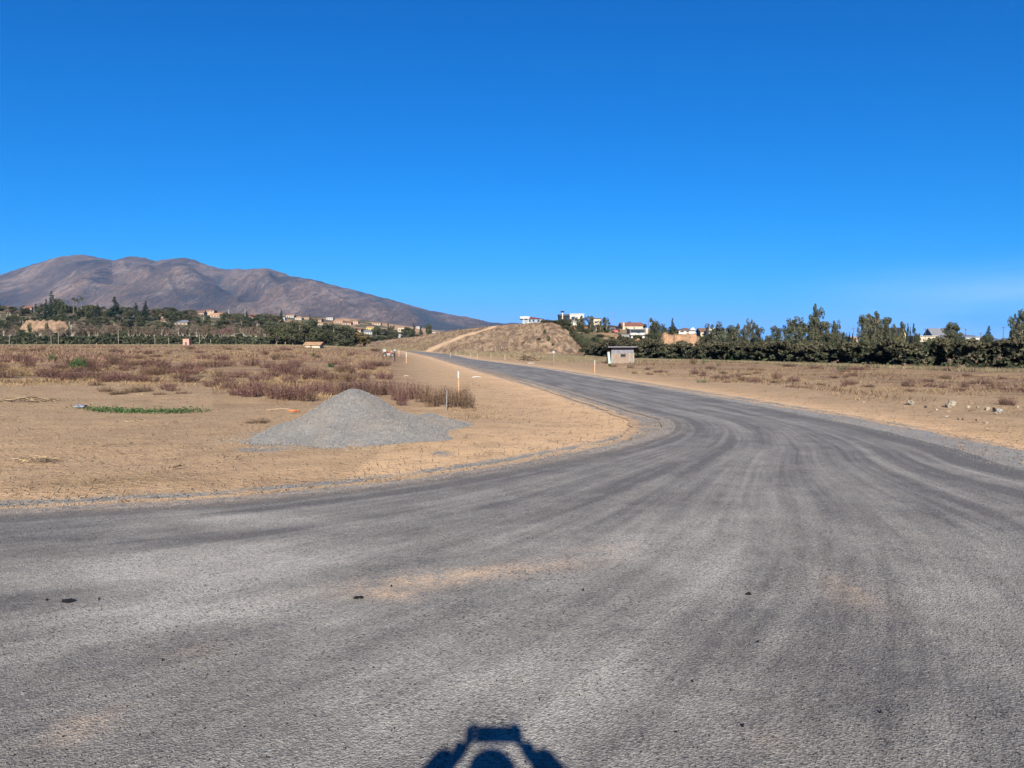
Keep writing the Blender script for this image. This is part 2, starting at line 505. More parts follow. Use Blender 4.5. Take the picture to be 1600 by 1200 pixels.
def mountain_mat():
    t = NT('mountain_rock', 1.0, 0.0)
    P = t.pos((0.001, 0.00013, 0.0007))
    n = t.noise(P, 3.0, 8, 0.66, 0.3)
    n2 = t.noise(P, 9.0, 8, 0.7)
    n3 = t.noise(P, 40.0, 5, 0.75)
    c = t.mix(t.rng(n, 0.38, 0.62), (0.135, 0.094, 0.074), (0.320, 0.205, 0.132))
    c = t.mix(t.rng(n2, 0.50, 0.66, 0, 0.75), c, (0.10, 0.090, 0.085))
    c = t.mix(t.rng(t.math('ADD', n2, t.math('MULTIPLY', n, 0.6)), 0.80, 0.90, 0, 0.75), c, (0.42, 0.30, 0.23))
    c = t.mix(t.math('MULTIPLY', t.rng(t.math('ADD', t.attr('gully'), t.math('MULTIPLY', t.math('SUBTRACT', n2, 0.5), 0.8)), 0.25, 0.65), 0.85), c, (0.085, 0.086, 0.092))
    c = t.mix(t.rng(n3, 0.42, 0.60, 0, 0.6), c, (0.085, 0.082, 0.076))
    t.col(c)
    t.nrm(t.bump(n3, 60.0, 0.9))
    return t.m

M = dict(
    asphalt=asphalt_mat(), gravel=gravel_mat(edge=True), gravel_clean=gravel_mat('clean_gravel', (0.28, 0.275, 0.265), (0.46, 0.455, 0.435), 80, 0.12, True), ground=ground_mat(), hill=hill_mat(), mountain=mountain_mat(),
    pile=gravel_mat('crushed_stone', (0.235, 0.23, 0.22), (0.385, 0.378, 0.36), 90, 0.10),
    stone=simple('loose_stone', (0.26, 0.25, 0.24), 0.5, 60), stone_sand=simple('clod', (0.30, 0.21, 0.13), 0.4, 40),
    rock=simple('pale_rock', (0.34, 0.29, 0.22), 0.35, 8, bump=0.02), darkstone=simple('dark_stone', (0.05, 0.04, 0.035), 0.4, 20),
    tar=simple('tar_lump', (0.008, 0.008, 0.009), 0.3, 50, rough=0.6, bump=0.01),
    bark=simple('bark', (0.16, 0.12, 0.09), 0.4, 5), pale_bark=simple('pale_bark', (0.36, 0.31, 0.25), 0.3, 5),
    twig=simple('dry_twig', (0.13, 0.09, 0.06), 0.4, 20), straw=simple('straw', (0.46, 0.34, 0.20), 0.4, 20),
    euc=leaf_mat('eucalyptus_leaf', (0.022, 0.030, 0.018), (0.135, 0.150, 0.085), (0.150, 0.140, 0.075)),
    oak=leaf_mat('evergreen_leaf', (0.020, 0.030, 0.014), (0.090, 0.110, 0.050), (0.125, 0.120, 0.060)),
    conifer=leaf_mat('conifer_needle', (0.010, 0.020, 0.014), (0.035, 0.055, 0.032)),
    yellowleaf=leaf_mat('autumn_leaf', (0.06, 0.05, 0.02), (0.20, 0.15, 0.06)),
    baretwig=leaf_mat('bare_twigs', (0.10, 0.080, 0.060), (0.26, 0.205, 0.15), (0.24, 0.16, 0.11)),
    redtwig=leaf_mat('red_twigs', (0.11, 0.06, 0.06), (0.25, 0.14, 0.125)),
    hedge=leaf_mat('hedge_leaf', (0.018, 0.024, 0.014), (0.112, 0.120, 0.062)),
    hedgetop=leaf_mat('hedge_top_twigs', (0.045, 0.042, 0.024), (0.130, 0.118, 0.068)),
    palm=leaf_mat('palm_frond', (0.03, 0.035, 0.015), (0.12, 0.12, 0.05)),
    weed=leaf_mat('red_weed', (0.080, 0.038, 0.034), (0.250, 0.125, 0.112), (0.27, 0.16, 0.115)),
    brownweed=leaf_mat('brown_weed', (0.085, 0.055, 0.035), (0.25, 0.165, 0.10), (0.20, 0.11, 0.08)),
    greenweed=leaf_mat('green_weed', (0.022, 0.055, 0.015), (0.075, 0.16, 0.045)),
    palegreen=leaf_mat('grey_green_weed', (0.06, 0.08, 0.04), (0.18, 0.20, 0.11)),
    grass=leaf_mat('dry_grass', (0.20, 0.130, 0.065), (0.44, 0.31, 0.165), (0.33, 0.20, 0.11)),
    greygrass=leaf_mat('grey_dry_grass', (0.17, 0.135, 0.080), (0.32, 0.255, 0.155)),
    white=simple('white_paint', (0.46, 0.455, 0.435), 0.15, 2), cream=simple('cream_wall', (0.46, 0.39, 0.29), 0.2, 1),
    tan=simple('tan_wall', (0.39, 0.28, 0.19), 0.25, 1), pink=simple('pinkish_wall', (0.50, 0.33, 0.27), 0.15, 1),
    yellow=simple('yellow_wall', (0.78, 0.55, 0.16), 0.1, 1), orange=simple('orange_wall', (0.56, 0.20, 0.09), 0.15, 1),
    blue=simple('grey_blue_wall', (0.26, 0.31, 0.38), 0.15, 1), grey=simple('grey_wall', (0.32, 0.32, 0.32), 0.15, 1),
    black=simple('black_cladding', (0.018, 0.018, 0.022), 0.3, 1), darkroof=simple('dark_roof', (0.06, 0.055, 0.06), 0.3, 1),
    redroof=simple('red_tile_roof', (0.23, 0.10, 0.07), 0.35, 1.5), brownroof=simple('brown_tile_roof', (0.17, 0.10, 0.07), 0.3, 1.5),
    tanroof=simple('tan_tile_roof', (0.42, 0.25, 0.14), 0.3, 1.5), greyroof=simple('grey_roof', (0.17, 0.175, 0.20), 0.25, 1.5),
    maroonroof=simple('maroon_roof', (0.20, 0.07, 0.06), 0.25, 1),
    concrete=simple('concrete', (0.27, 0.265, 0.255), 0.2, 3, bump=0.01), wood=simple('raw_timber', (0.50, 0.29, 0.16), 0.25, 12),
    greypost=simple('weathered_grey_post', (0.21, 0.21, 0.215), 0.2, 12), polewood=simple('pole_wood', (0.10, 0.08, 0.07), 0.3, 5),
    board=simple('weathered_board', (0.20, 0.20, 0.23), 0.25, 4), teal=simple('pale_teal_sheet', (0.42, 0.50, 0.46), 0.15, 3),
    orangep=simple('orange_paint', (0.50, 0.16, 0.06), 0.1, 6), redp=simple('red_paint', (0.50, 0.07, 0.06), 0.15, 6),
    greenp=simple('green_paint', (0.05, 0.35, 0.12), 0.15, 6), rubber=simple('black_rubber', (0.012, 0.012, 0.012), 0.2, 8),
    plastic=simple('blue_grey_plastic', (0.24, 0.27, 0.33), 0.2, 10, rough=0.4), brickpink=simple('pink_block', (0.52, 0.27, 0.22), 0.2, 3),
)
def glass_mat():
    t = NT('window_glass', 0.12, 0.6); t.col((0.03, 0.04, 0.05)); return t.m
M['glass'] = glass_mat()
def brick_mat():
    t = NT('brickwork', 0.9, 0.15)
    P = t.pos((1, 1, 1), True, (math.pi / 2, 0, 0))
    b = t.n.new('ShaderNodeTexBrick'); t.l.new(P, b.inputs['Vector'])
    b.inputs['Scale'].default_value = 1.0; b.inputs['Brick Width'].default_value = 0.30; b.inputs['Row Height'].default_value = 0.10
    b.inputs['Mortar Size'].default_value = 0.012
    b.inputs['Color1'].default_value = (0.20, 0.13, 0.09, 1); b.inputs['Color2'].default_value = (0.27, 0.19, 0.14, 1)
    b.inputs['Mortar'].default_value = (0.30, 0.26, 0.22, 1)
    c = t.mix(t.rng(t.noise(t.pos(), 2.5, 5), 0.45, 0.65, 0, 0.8), b.outputs['Color'], (0.27, 0.24, 0.21))
    t.col(c); return t.m
M['brick'] = brick_mat()

# ------------------------------------------------------------------ road outline
def cat(pts, n=10):
    P = [np.array(p, float) for p in pts]; out = []
    for i in range(len(P) - 1):
        p0 = P[max(i - 1, 0)]; p1 = P[i]; p2 = P[i + 1]; p3 = P[min(i + 2, len(P) - 1)]
        for k in range(n):
            t = k / n
            out.append(0.5 * ((2 * p1) + (-p0 + p2) * t + (2 * p0 - 5 * p1 + 4 * p2 - p3) * t * t + (-p0 + 3 * p1 - 3 * p2 + p3) * t ** 3))
    out.append(P[-1]); return np.array(out)
def g2(px, py): p = gp(px, py); return (p.x, p.y)
L_PX = [(632, 548.6), (650, 552.5), (680, 559), (720, 570), (760, 581), (850, 604), (930, 628), (985, 645), (1022, 655), (1034, 664), (1030, 675),
        (985, 692), (900, 710), (750, 736), (600, 757), (350, 782), (150, 793), (0, 800)]
R_PX = [(648, 548.6), (700, 554), (800, 570), (900, 586), (1050, 612), (1200, 639), (1350, 669), (1500, 707), (1600, 737)]
Lw = [g2(*p) for p in L_PX]
Rw = [g2(*p) for p in R_PX]
dl_ = np.array(Lw[0]) - np.array(Lw[1]); far = dl_ / np.linalg.norm(dl_) * 26
Lw = [tuple(np.array(Lw[0]) + far)] + Lw + [(-8.5, 6.95), (-20, 6.6), (-46, 6.3)]
Rw = [tuple(np.array(Rw[0]) + far)] + Rw + [(7.2, 6.0), (6.9, 0.0), (6.2, -8), (5.5, -40)]
Lc = cat(Lw, 10); Rc = cat(Rw, 10)
def arc(c): return np.concatenate([[0], np.cumsum(np.hypot(*np.diff(c, axis=0).T))])
def polydist(x, y, c):
    """distance to a polyline and arc length of the nearest point"""
    x = np.asarray(x, float); y = np.asarray(y, float)
    best = np.full(x.shape, 1e9); ba = np.zeros(x.shape); A = arc(c)
    for i in range(len(c) - 1):
        p, q = c[i], c[i + 1]; d = q - p; L2 = d @ d
        if L2 < 1e-9: continue
        t = np.clip(((x - p[0]) * d[0] + (y - p[1]) * d[1]) / L2, 0, 1)
        dd = np.hypot(x - p[0] - t * d[0], y - p[1] - t * d[1])
        m = dd < best; best = np.where(m, dd, best); ba = np.where(m, A[i] + t * math.sqrt(L2), ba)
    return best, ba
def inside(x, y, poly):
    x = np.asarray(x, float); y = np.asarray(y, float); r = np.zeros(x.shape, bool); n = len(poly)
    for i in range(n):
        x1, y1 = poly[i]; x2, y2 = poly[(i + 1) % n]
        if y1 == y2: continue
        r ^= ((y1 > y) != (y2 > y)) & (x < (x2 - x1) * (y - y1) / (y2 - y1) + x1)
    return r
def ragged(c, amp, step=0.16, seed=0, maxr=45):
    A = arc(c); out = []
    s = 0.0
    while s < A[-1]:
        p = np.array([np.interp(s, A, c[:, 0]), np.interp(s, A, c[:, 1])])
        q = np.array([np.interp(s + .05, A, c[:, 0]), np.interp(s + .05, A, c[:, 1])]) - p
        n = np.array([-q[1], q[0]]) / max(np.linalg.norm(q), 1e-6)
        rr = np.hypot(*p)
        out.append(p + n * amp * (2 * float(fbm(s * 1.6 + seed * 31, seed * 7.7, 4)) - 1))
        s += step * max(1.0, rr / 14)
    out.append(c[-1]); return np.array(out)
Lr = ragged(Lc, 0.10, seed=1); Rr = ragged(Rc, 0.06, seed=2)
tail = [(5.5, -40), (-4, -40), (-4.2, -10), (-9, -4.5), (-46, -4)]
road_poly = [tuple(p) for p in Lr] + tail[::-1][0:0] + [(-46, -4), (-9, -4.5), (-4.2, -10), (-4, -40)] + [tuple(p) for p in Rr[::-1]]
def sheet(name, poly, off, mat, attrf, dens):
    """triangulate an outline with inner points, drape it on the terrain"""
    P = np.array(poly); lo, hi = P.min(0), P.max(0)
    pts = []
    for (r0, r1, st) in dens:
        xs = np.arange(max(lo[0], -r1), min(hi[0], r1), st); ys = np.arange(max(lo[1], -r1), min(hi[1], r1), st)
        X, Y = np.meshgrid(xs, ys); X = X.ravel() + rng.uniform(-.25, .25, X.size) * st; Y = Y.ravel() + rng.uniform(-.25, .25, Y.size) * st
        rr = np.hypot(X, Y); m = (rr >= r0) & (rr < r1)
        X, Y = X[m], Y[m]; m = inside(X, Y, poly); X, Y = X[m], Y[m]
        if len(X) == 0: continue
        d, _ = polydist(X, Y, np.vstack([P, P[:1]])); m = d > st * 0.45
        pts.append(np.stack([X[m], Y[m]], 1))
    inner = np.concatenate(pts) if pts else np.zeros((0, 2))
    allp = np.vstack([P, inner])
    n = len(P)
    res = delaunay_2d_cdt([Vector(p) for p in allp], [], [list(range(n))], 1, 1e-5)
    V = np.array([(v.x, v.y) for v in res[0]]); F = np.array([f for f in res[2] if len(f) == 3])
    z = g0(V[:, 0], V[:, 1]) + off
    V3 = np.column_stack([V, z])
    # faces up
    a, b, c = V3[F[:, 0]], V3[F[:, 1]], V3[F[:, 2]]
    nz = np.cross(b - a, c - a)[:, 2]; F[nz < 0] = F[nz < 0][:, ::-1]
    me = mesh_np(name, V3, F, mat, True, attrf(V[:, 0], V[:, 1]) if attrf else None)
    return tag(link(name, me), kind='structure')
def gauss(x, y, px, py, rx, ry, rot=0.0):
    p = gp(px, py); dx, dy = x - p.x, y - p.y
    c, s = math.cos(rot), math.sin(rot); u = dx * c + dy * s; v = -dx * s + dy * c
    return np.exp(-(u / rx) ** 2 - (v / ry) ** 2)
def road_attr(x, y):
    dl, al = polydist(x, y, Lc); dr, ar = polydist(x, y, Rc)
    sand = gauss(x, y, 735, 905, .80, .15, .36) * 1.1 + gauss(x, y, 610, 938, .22, .05, .35) * .9 + gauss(x, y, 655, 916, .3, .1, .3) * .6
    sand += gauss(x, y, 70, 1180, .14, .06, .5) * .7 + gauss(x, y, 165, 1130, .12, .06) * .6 + gauss(x, y, 960, 862, .45, .08, .3) * .35
    sand += gauss(x, y, 1190, 1160, .10, .03, .1) * .6 + gauss(x, y, 320, 1030, .15, .08, .2) * .4 + gauss(x, y, 1330, 930, .15, .35, 0) * .45
    sand += np.exp(-(dl / 0.30) ** 2) * (0.25 + .5 * fbm(al * .8, 3.3)) * ((al < arc(Lc)[-1]))
    dust = gauss(x, y, 320, 895, .75, .60, 0.1) * 1.0 + gauss(x, y, 330, 965, .9, .25, 0.1) * .5 + gauss(x, y, 375, 815, .8, .25, 0) * .65 + gauss(x, y, 120, 970, .8, .12, .1) * .3
    dust += gauss(x, y, 680, 850, 1.2, .25, .5) * .4 + gauss(x, y, 1010, 850, 1.2, .5, .8) * .30 + gauss(x, y, 1140, 920, .3, 1.0, -.15) * .28 + gauss(x, y, 800, 1080, 1.0, .35, 0.1) * .3
    dust += gauss(x, y, 560, 880, .9, .12, .3) * .4 - .05
    # fresh bitumen along the outer edge and in the wheel paths round the corner
    tar = np.exp(-((dr - 0.30) / 0.26) ** 2) * .75 * sstep(3, 9, y) + np.exp(-((dr - 1.35) / 0.12) ** 2) * .25
    tar += np.exp(-((dl - 0.42) / 0.42) ** 2) * .36 + np.exp(-((dl - 1.75) / 0.28) ** 2) * .22 + np.exp(-((dl - 3.0) / .35) ** 2) * .10
    tar += gauss(x, y, 400, 842, 1.4, .13, .10) * .28 + gauss(x, y, 1290, 860, .12, .9, .1) * .12 + gauss(x, y, 180, 850, 2.0, .14, .05) * .12
    tar += gauss(x, y, 1380, 1040, 1.0, .8) * .20 + gauss(x, y, 90, 1080, .8, .6, .3) * .10 + gauss(x, y, 520, 1120, .7, .3) * .06 + gauss(x, y, 1050, 980, .6, .35, .4) * .08
    far_ = sstep(25, 90, np.hypot(x, y))
    return dict(dl=dl, al=al, dr=dr, ar=ar, sand=np.clip(sand, 0, 1), dust=dust - .12 * far_, tar=tar)
sheet('road', road_poly, 0.030, M['asphalt'], road_attr, [(0, 9, 0.16), (9, 20, 0.25), (20, 45, 0.6), (45, 110, 1.6), (110, 400, 4)])

# gravel shoulders
def offset_line(c, wfun, side):
    A = arc(c); out = []
    for i in range(len(c)):
        a = c[max(i - 1, 0)]; b = c[min(i + 1, len(c) - 1)]; q = b - a; n = np.array([-q[1], q[0]]) / max(np.linalg.norm(q), 1e-6)
        out.append(c[i] + side * n * wfun(c[i], A[i]))
    return np.array(out)
# which side of the left line is outside the road?
def outer_side(c, poly):
    m = len(c) // 3; q = c[m + 1] - c[m]; n = np.array([-q[1], q[0]]) / np.linalg.norm(q)
    p = c[m] + n * 0.3
    return -1 if inside(np.array([p[0]]), np.array([p[1]]), poly)[0] else 1
sL, sR = outer_side(Lc, road_poly), outer_side(Rc, road_poly)
corner = np.array(g2(1034, 664))
def wL(p, s):
    d = np.hypot(*(p - corner)); w = 0.15 + 0.42 * math.exp(-(d / 4.2) ** 2) + 0.4 * math.exp(-((d - 12) / 9) ** 2) * (1 if p[1] > 15 else .25)
    return w + 0.14 * (2 * float(fbm(s * .9, 4.4)) - 1) + .13 * (2 * float(fbm(s * 4.1, 2.4)) - 1)
def wR(p, s):
    return 0.62 + 0.62 * float(sstep(30, 8, p[1])) + 0.24 * (2 * float(fbm(s * 1.1, 9.4)) - 1) + .16 * (2 * float(fbm(s * 4.3, 2.2)) - 1)
def dense(c, st=0.11):
    A = arc(c); out = []; s = 0
    while s < A[-1]:
        p = np.array([np.interp(s, A, c[:, 0]), np.interp(s, A, c[:, 1])]); out.append(p); s += st * max(1, np.hypot(*p) / 14)
    out.append(c[-1]); return np.array(out)
Ld, Rd = dense(Lc), dense(Rc)
def band(c, wf, side, inn=0.30):
    def dedupe(q):
        keep = [0]
        for i in range(1, len(q)):
            if np.hypot(*(q[i] - q[keep[-1]])) > 0.04: keep.append(i)
        return q[keep]
    o = offset_line(c, wf, side)
    # drop outer points that fold back nearer the line than they should
    d, _ = polydist(o[:, 0], o[:, 1], c); w = np.array([wf(p, s) for p, s in zip(c, arc(c))])
    o = o[d > 0.80 * np.abs(w)]
    i_ = offset_line(c, lambda p, s: inn, -side)
    return [tuple(p) for p in dedupe(o)] + [tuple(p) for p in dedupe(i_)[::-1]], o
bl, ol = band(Ld, wL, sL)
sheet('gravel_shoulder', bl, 0.014, M['gravel'], lambda x, y: dict(edge=polydist(x, y, ol)[0]), [(0, 14, 0.4), (14, 60, 1.0), (60, 300, 4)])
br_, orr = band(Rd, wR, sR)
sheet('gravel_shoulder', br_, 0.014, M['gravel_clean'], lambda x, y: dict(edge=polydist(x, y, orr)[0]), [(0, 14, 0.4), (14, 60, 1.0), (60, 300, 4)])

# ------------------------------------------------------------------ ground sheet (to the horizon)
ang = np.unique(np.concatenate([np.arange(-42, 42, 0.16), np.arange(42, 318, 2.0), np.array([318.0 - 0.0])])) * math.pi / 180
ang = ang[:-1] if abs(ang[-1] - ang[0] - 2 * math.pi) < 1e-6 else ang
rad = np.concatenate([[0.0], np.geomspace(1.2, 11500, 390)])
AA, RR = np.meshgrid(ang, rad)
GX, GY = (np.sin(AA) * RR).ravel(), (np.cos(AA) * RR).ravel()
GZ = g0(GX, GY)
near = np.hypot(GX, GY) < 330
dlg = np.full(GX.shape, 1e3); drg = np.full(GX.shape, 1e3); alg = np.zeros(GX.shape)
dlg[near], alg[near] = polydist(GX[near], GY[near], Lc); drg[near], _ = polydist(GX[near], GY[near], Rc)
ins = np.zeros(GX.shape, bool); ins[near] = inside(GX[near], GY[near], road_poly)
dmin = np.where(ins, 0, np.minimum(dlg, drg))
off = sstep(1.5, 4.0, dmin)
relief = (fbm(GX / 5, GY / 5, 4) - .5) * 0.16 + (fbm(GX / 1.1 + 9, GY / 1.1, 4) - .5) * 0.085
# a furrow where creeping plants grow, heaps thrown up where the field begins
GZ = GZ + off * relief * np.clip(1 - (np.hypot(GX, GY) - 250) / 200, 0, 1)
GZ = np.where(ins, GZ - 0.02, GZ)
gpx = 800 + FPX * GX / np.maximum(GY, 10)
R_ = np.hypot(GX, GY)
fieldL = sstep(np.where(gpx < 330, 26, 17), np.where(gpx < 330, 33, 26), GY + 2.5 * (fbm(GX / 4, GY / 4) - .5) * 2) * (GX < 0)
fieldR = sstep(9, 15, drg) * (GX > -30) * (1 - (dlg < drg))
dryx = ((np.exp(-((GX + 4.6) / 2.2) ** 2 - ((GY - 8.9) / .55) ** 2)) * .9)
dry = np.clip(dryx + np.where(dlg < drg, fieldL * sstep(4, 8, dlg), fieldR), 0, 1) * (GY > 0)
sand = np.where(dlg < drg, np.exp(-np.maximum(dlg - 0.6, 0) / 2.6), np.exp(-np.maximum(drg - 1.2, 0) / 1.3)) * near
sand = np.clip(sand * 1.15, 0, 1) * np.where((dlg < drg) & (GX < -2) & (GY < 14), 0.55, 1)
grav = np.where(dlg < drg, np.exp(-np.maximum(dlg - 0.35, 0) / 0.34), np.exp(-np.maximum(drg - 1.0, 0) / 0.35)) * near
pc = gp(560, 690)
def ell(px, py, rx, ry): p = gp(px, py); return np.exp(-((GX - p.x) / rx) ** 2 - ((GY - p.y) / ry) ** 2)
grav = np.clip(grav + ell(692, 709, .25, .3) * .8 + ell(400, 700, .6, .5) * .6 + ell(560, 699, 1.4, .6) * .5 + ell(745, 571, 1.5, 3) * .6, 0, 1)
scrub = np.clip(sstep(325, 360, GY) * (gpx < 760) + sstep(150, 230, GY) * (gpx > 870) , 0, 1) * (1 - sstep(2500, 4000, R_) * .3)
bank = np.zeros(GX.shape)
def bk(px0, px1, y0, y1, soft=6):
    return sstep(px0 - soft, px0 + soft, gpx) * (1 - sstep(px1 - soft, px1 + soft, gpx)) * sstep(y0 - 6, y0 + 6, GY) * (1 - sstep(y1 - 8, y1 + 8, GY))
bank += bk(900, 1000, 215, 290) * .55 * (fbm(GX / 7, GY / 7) > .5) + bk(1036, 1100, 212, 300) + bk(1095, 1125, 225, 250) * .7
bank += bk(895, 1010, 295, 330) * .6 * (fbm(GX / 9, GY / 9) > .48)
bank += bk(540, 700, 800, 1100) * .75 * (fbm(GX / 40, GY / 60) > .45) + bk(380, 560, 850, 1200) * .7 * (fbm(GX / 40, GY / 60) > .50)
bank = np.clip(bank, 0, 1)
nA, nR = len(ang), len(rad)
idx = np.arange(nA * nR).reshape(nR, nA)
j2 = np.roll(np.arange(nA), -1)
F = np.stack([idx[:-1, :], idx[:-1, :][:, j2], idx[1:, :][:, j2], idx[1:, :]], -1).reshape(-1, 4)
me = mesh_np('ground', np.column_stack([GX, GY, GZ]), F[:, ::-1], M['ground'], True,
             dict(dry=dry, sand=sand, gravel=grav, scrub=scrub, bank=bank))
tag(link('ground', me), kind='structure')

# ------------------------------------------------------------------ hill beside the road
cols = np.arange(528, 946, 1.5); rows = np.concatenate([np.arange(190, 365, 1.6), np.arange(365, 640, 8)])
PXg, Yg = np.meshgrid(cols, rows)
HX = (PXg - 800) / FPX * Yg; HZ = hill_z(HX, Yg)
ybs = np.interp(PXg, [540, 640, 720, 930], [285, 262, 215, 196])
sv = (Yg - ybs) / 75
tr_px = np.interp(sv, [0, .35, .7, 1.0], [668, 700, 742, 775])
trackw = np.interp(sv, [0, .5, 1.0], [5, 9, 5])
track = np.clip(1.3 - np.abs(PXg - tr_px - 2 * (fbm(HX / 5, Yg / 5) - .5)) / trackw, 0, 1) ** .6 * (sv > 0) * (sv < 1.05)
track = np.maximum(track, np.clip(1 - np.abs(PXg - np.interp(sv, [.55, 1], [812, 842])) / 4, 0, 1) * (sv > .5) * .35)
nc, nr = len(cols), len(rows); idx = np.arange(nc * nr).reshape(nr, nc)
F = np.stack([idx[:-1, :-1], idx[:-1, 1:], idx[1:, 1:], idx[1:, :-1]], -1).reshape(-1, 4)
tag(link('hill', mesh_np('hill', np.column_stack([HX.ravel(), Yg.ravel(), HZ.ravel()]), F, M['hill'], True, dict(track=track.ravel()))), kind='structure')

# ------------------------------------------------------------------ mountain and far hills
def ridge_mesh(name, table, y0, yc, y1, px0, px1, step, nrow, mat, rough):
    cols = np.arange(px0, px1, step); rows = np.linspace(y0, y1, nrow)
    PXm, Ym = np.meshgrid(cols, rows); X = (PXm - 800) / FPX * Ym
    c = np.interp(PXm, [a for a, _ in table], [b for _, b in table])
    s = np.clip((Ym - y0) / (yc - y0), 0, 1)
    c = c + (fbm(PXm / 7, 0 * PXm + 3, 4) - .5) * 3.0 * sstep(.93, 1, s)
    Zc = np.maximum((HOR - c) / FPX * yc, 0)
    d = yc - Ym
    def rid(v): return 1 - np.abs(2 * v - 1) * 2.4
    wob = (fbm(X / 900, Ym / 7000, 3) - .5) * 500
    r1 = rid(fbm((X - 0.62 * d + wob) / 820, d / 5200 + 3, 3))
    r2 = rid(fbm((X + 0.75 * d + wob * .6) / 620 + 7, d / 4200, 3))
    r3 = rid(fbm((X - 0.2 * d + wob * .5) / 260 + 3, d / 3600, 3))
    sel = sstep(.40, .60, fbm(X / 2300 + 2, 5.5, 2))
    rr = r1 * (1 - sel) + r2 * sel
    env = np.clip(s * 1.15, 0, 1) * np.clip((1 - s) * 2.6, 0, 1)
    z = Zc * s ** 1.1 + Zc * env * rough * (rr * .62 + r3 * .22 - .28) * .42
    z = z + Zc * env * (fbm(X / 120 + wob / 300, d / 1500, 4) - .5) * .10
    z = np.minimum(z, Zc / yc * Ym * .985 * np.where(s < .93, 1, 1 + (s - .93) * .2))
    z = np.maximum(z, 0)
    back = np.clip((Ym - yc) / (y1 - yc), 0, 1)
    z = np.where(Ym > yc, Zc * (1 - .8 * back), z)
    z = z - 8 * (s <= 0.001) - 4
    gul = np.clip((.60 - (rr * .75 + r3 * .40)) * 1.5, 0, 1)
    n1, n2 = len(cols), len(rows); idx = np.arange(n1 * n2).reshape(n2, n1)
    F = np.stack([idx[:-1, :-1], idx[:-1, 1:], idx[1:, 1:], idx[1:, :-1]], -1).reshape(-1, 4)
    return tag(link(name, mesh_np(name, np.column_stack([X.ravel(), Ym.ravel(), z.ravel()]), F, mat, True, dict(gully=gul.ravel()))), kind='structure')
MT = [(-500, 520), (-300, 480), (-100, 446), (0, 430), (30, 421), (60, 412), (95, 402), (125, 397.5), (150, 400), (180, 407), (200, 402), (215, 400.5),
      (232, 403), (247, 407), (270, 405), (290, 402.5), (310, 407), (330, 415), (347, 419.5), (385, 420.5), (420, 419.5), (435, 423), (455, 430),
      (490, 436), (520, 444), (560, 454), (600, 464), (640, 476), (680, 486), (712, 491), (740, 496), (765, 502), (785, 505), (805, 503), (830, 506), (900, 516), (1000, 531), (1100, 536)]
ridge_mesh('mountain', MT, 3600, 6300, 8600, -520, 1100, 2.0, 240, M['mountain'], 1.25)
ridge_mesh('distant_hills', [(1340, 536), (1400, 530), (1450, 525), (1500, 521.5), (1530, 525), (1560, 529), (1600, 526), (1700, 522), (1900, 530)],
           6500, 9000, 10500, 1340, 1900, 4.0, 60, M['mountain'], 0.5)

# ------------------------------------------------------------------ haze
hb = MB().box(-11900, 11900, -11900, 11900, -4.0, 860).build('haze', [])
hm = bpy.data.materials.new('haze_air'); hm.use_nodes = True
hm.node_tree.nodes.clear()
pv = hm.node_tree.nodes.new('ShaderNodeVolumePrincipled')
pv.inputs['Color'].default_value = (0.15, 0.47, 1.0, 1)
pv.inputs['Density'].default_value = 0.000028
pv.inputs['Anisotropy'].default_value = 0.0
ho = hm.node_tree.nodes.new('ShaderNodeOutputMaterial')
hm.node_tree.links.new(pv.outputs[0], ho.inputs['Volume'])
hb.data.materials.append(hm)
tag(hb, kind='stuff')

# ------------------------------------------------------------------ foliage meshes (unit height 1)
def leafquads(C, size, r, up=0.0, aspect=1.0):
    n = len(C)
    nrm = r.normal(size=(n, 3)); nrm[:, 2] += up
    nrm /= np.linalg.norm(nrm, axis=1)[:, None]
    a = np.cross(nrm, r.normal(size=(n, 3))); a /= np.linalg.norm(a, axis=1)[:, None]
    b = np.cross(nrm, a)
    s = (size * r.uniform(0.6, 1.35, n))[:, None]
    a = a * s * aspect; b = b * s
    V = np.stack([C - a - b * .5, C + a * .2 - b, C + a + b * .4, C - a * .3 + b], 1).reshape(-1, 3)
    return V, np.arange(4 * n).reshape(n, 4)
def clumpcloud(cs, rs, per, r, squash=0.8):
    """points filling clumps, denser at their skin; returns points and a tint per clump"""
    n = len(cs); d = r.normal(size=(n, per, 3)); d /= np.linalg.norm(d, axis=2)[..., None]
    rr = r.uniform(0.25, 1.0, (n, per, 1)) ** 0.55
    P = cs[:, None, :] + d * rr * rs[:, None, None] * np.array([1, 1, squash])
    tint = np.clip(r.uniform(.15, .85, (n, 1)) + r.normal(0, .16, (n, per)) + .12 * d[..., 2], 0, 1)
    return P.reshape(-1, 3), tint.ravel()
TREES = {}
def reg(kind, i, crown, trunk): TREES.setdefault(kind, []).append((crown, trunk))
def trunk_mesh(name, r, mat, h=0.75, rad=0.022, limbs=6, lean=0.03, spread=.18):
    mb = MB(); x = y = 0.0; pts = []
    for k in range(5):
        pts.append((x, y, h * k / 4)); x += r.uniform(-lean, lean); y += r.uniform(-lean, lean)
    mb.tube(pts, [rad, rad * .8, rad * .62, rad * .42, rad * .15], 6)
    for _ in range(limbs):
        k = r.uniform(0.3, .85) * h; a = r.uniform(0, 6.28); q = r.uniform(.5, 1) * spread
        mb.tube([(0, 0, k), (math.cos(a) * q * .5, math.sin(a) * q * .5, k + q * .5), (math.cos(a) * q, math.sin(a) * q, k + q * 1.1)], [rad * .4, rad * .28, rad * .1], 4)
    return mb.mesh(name, mat)
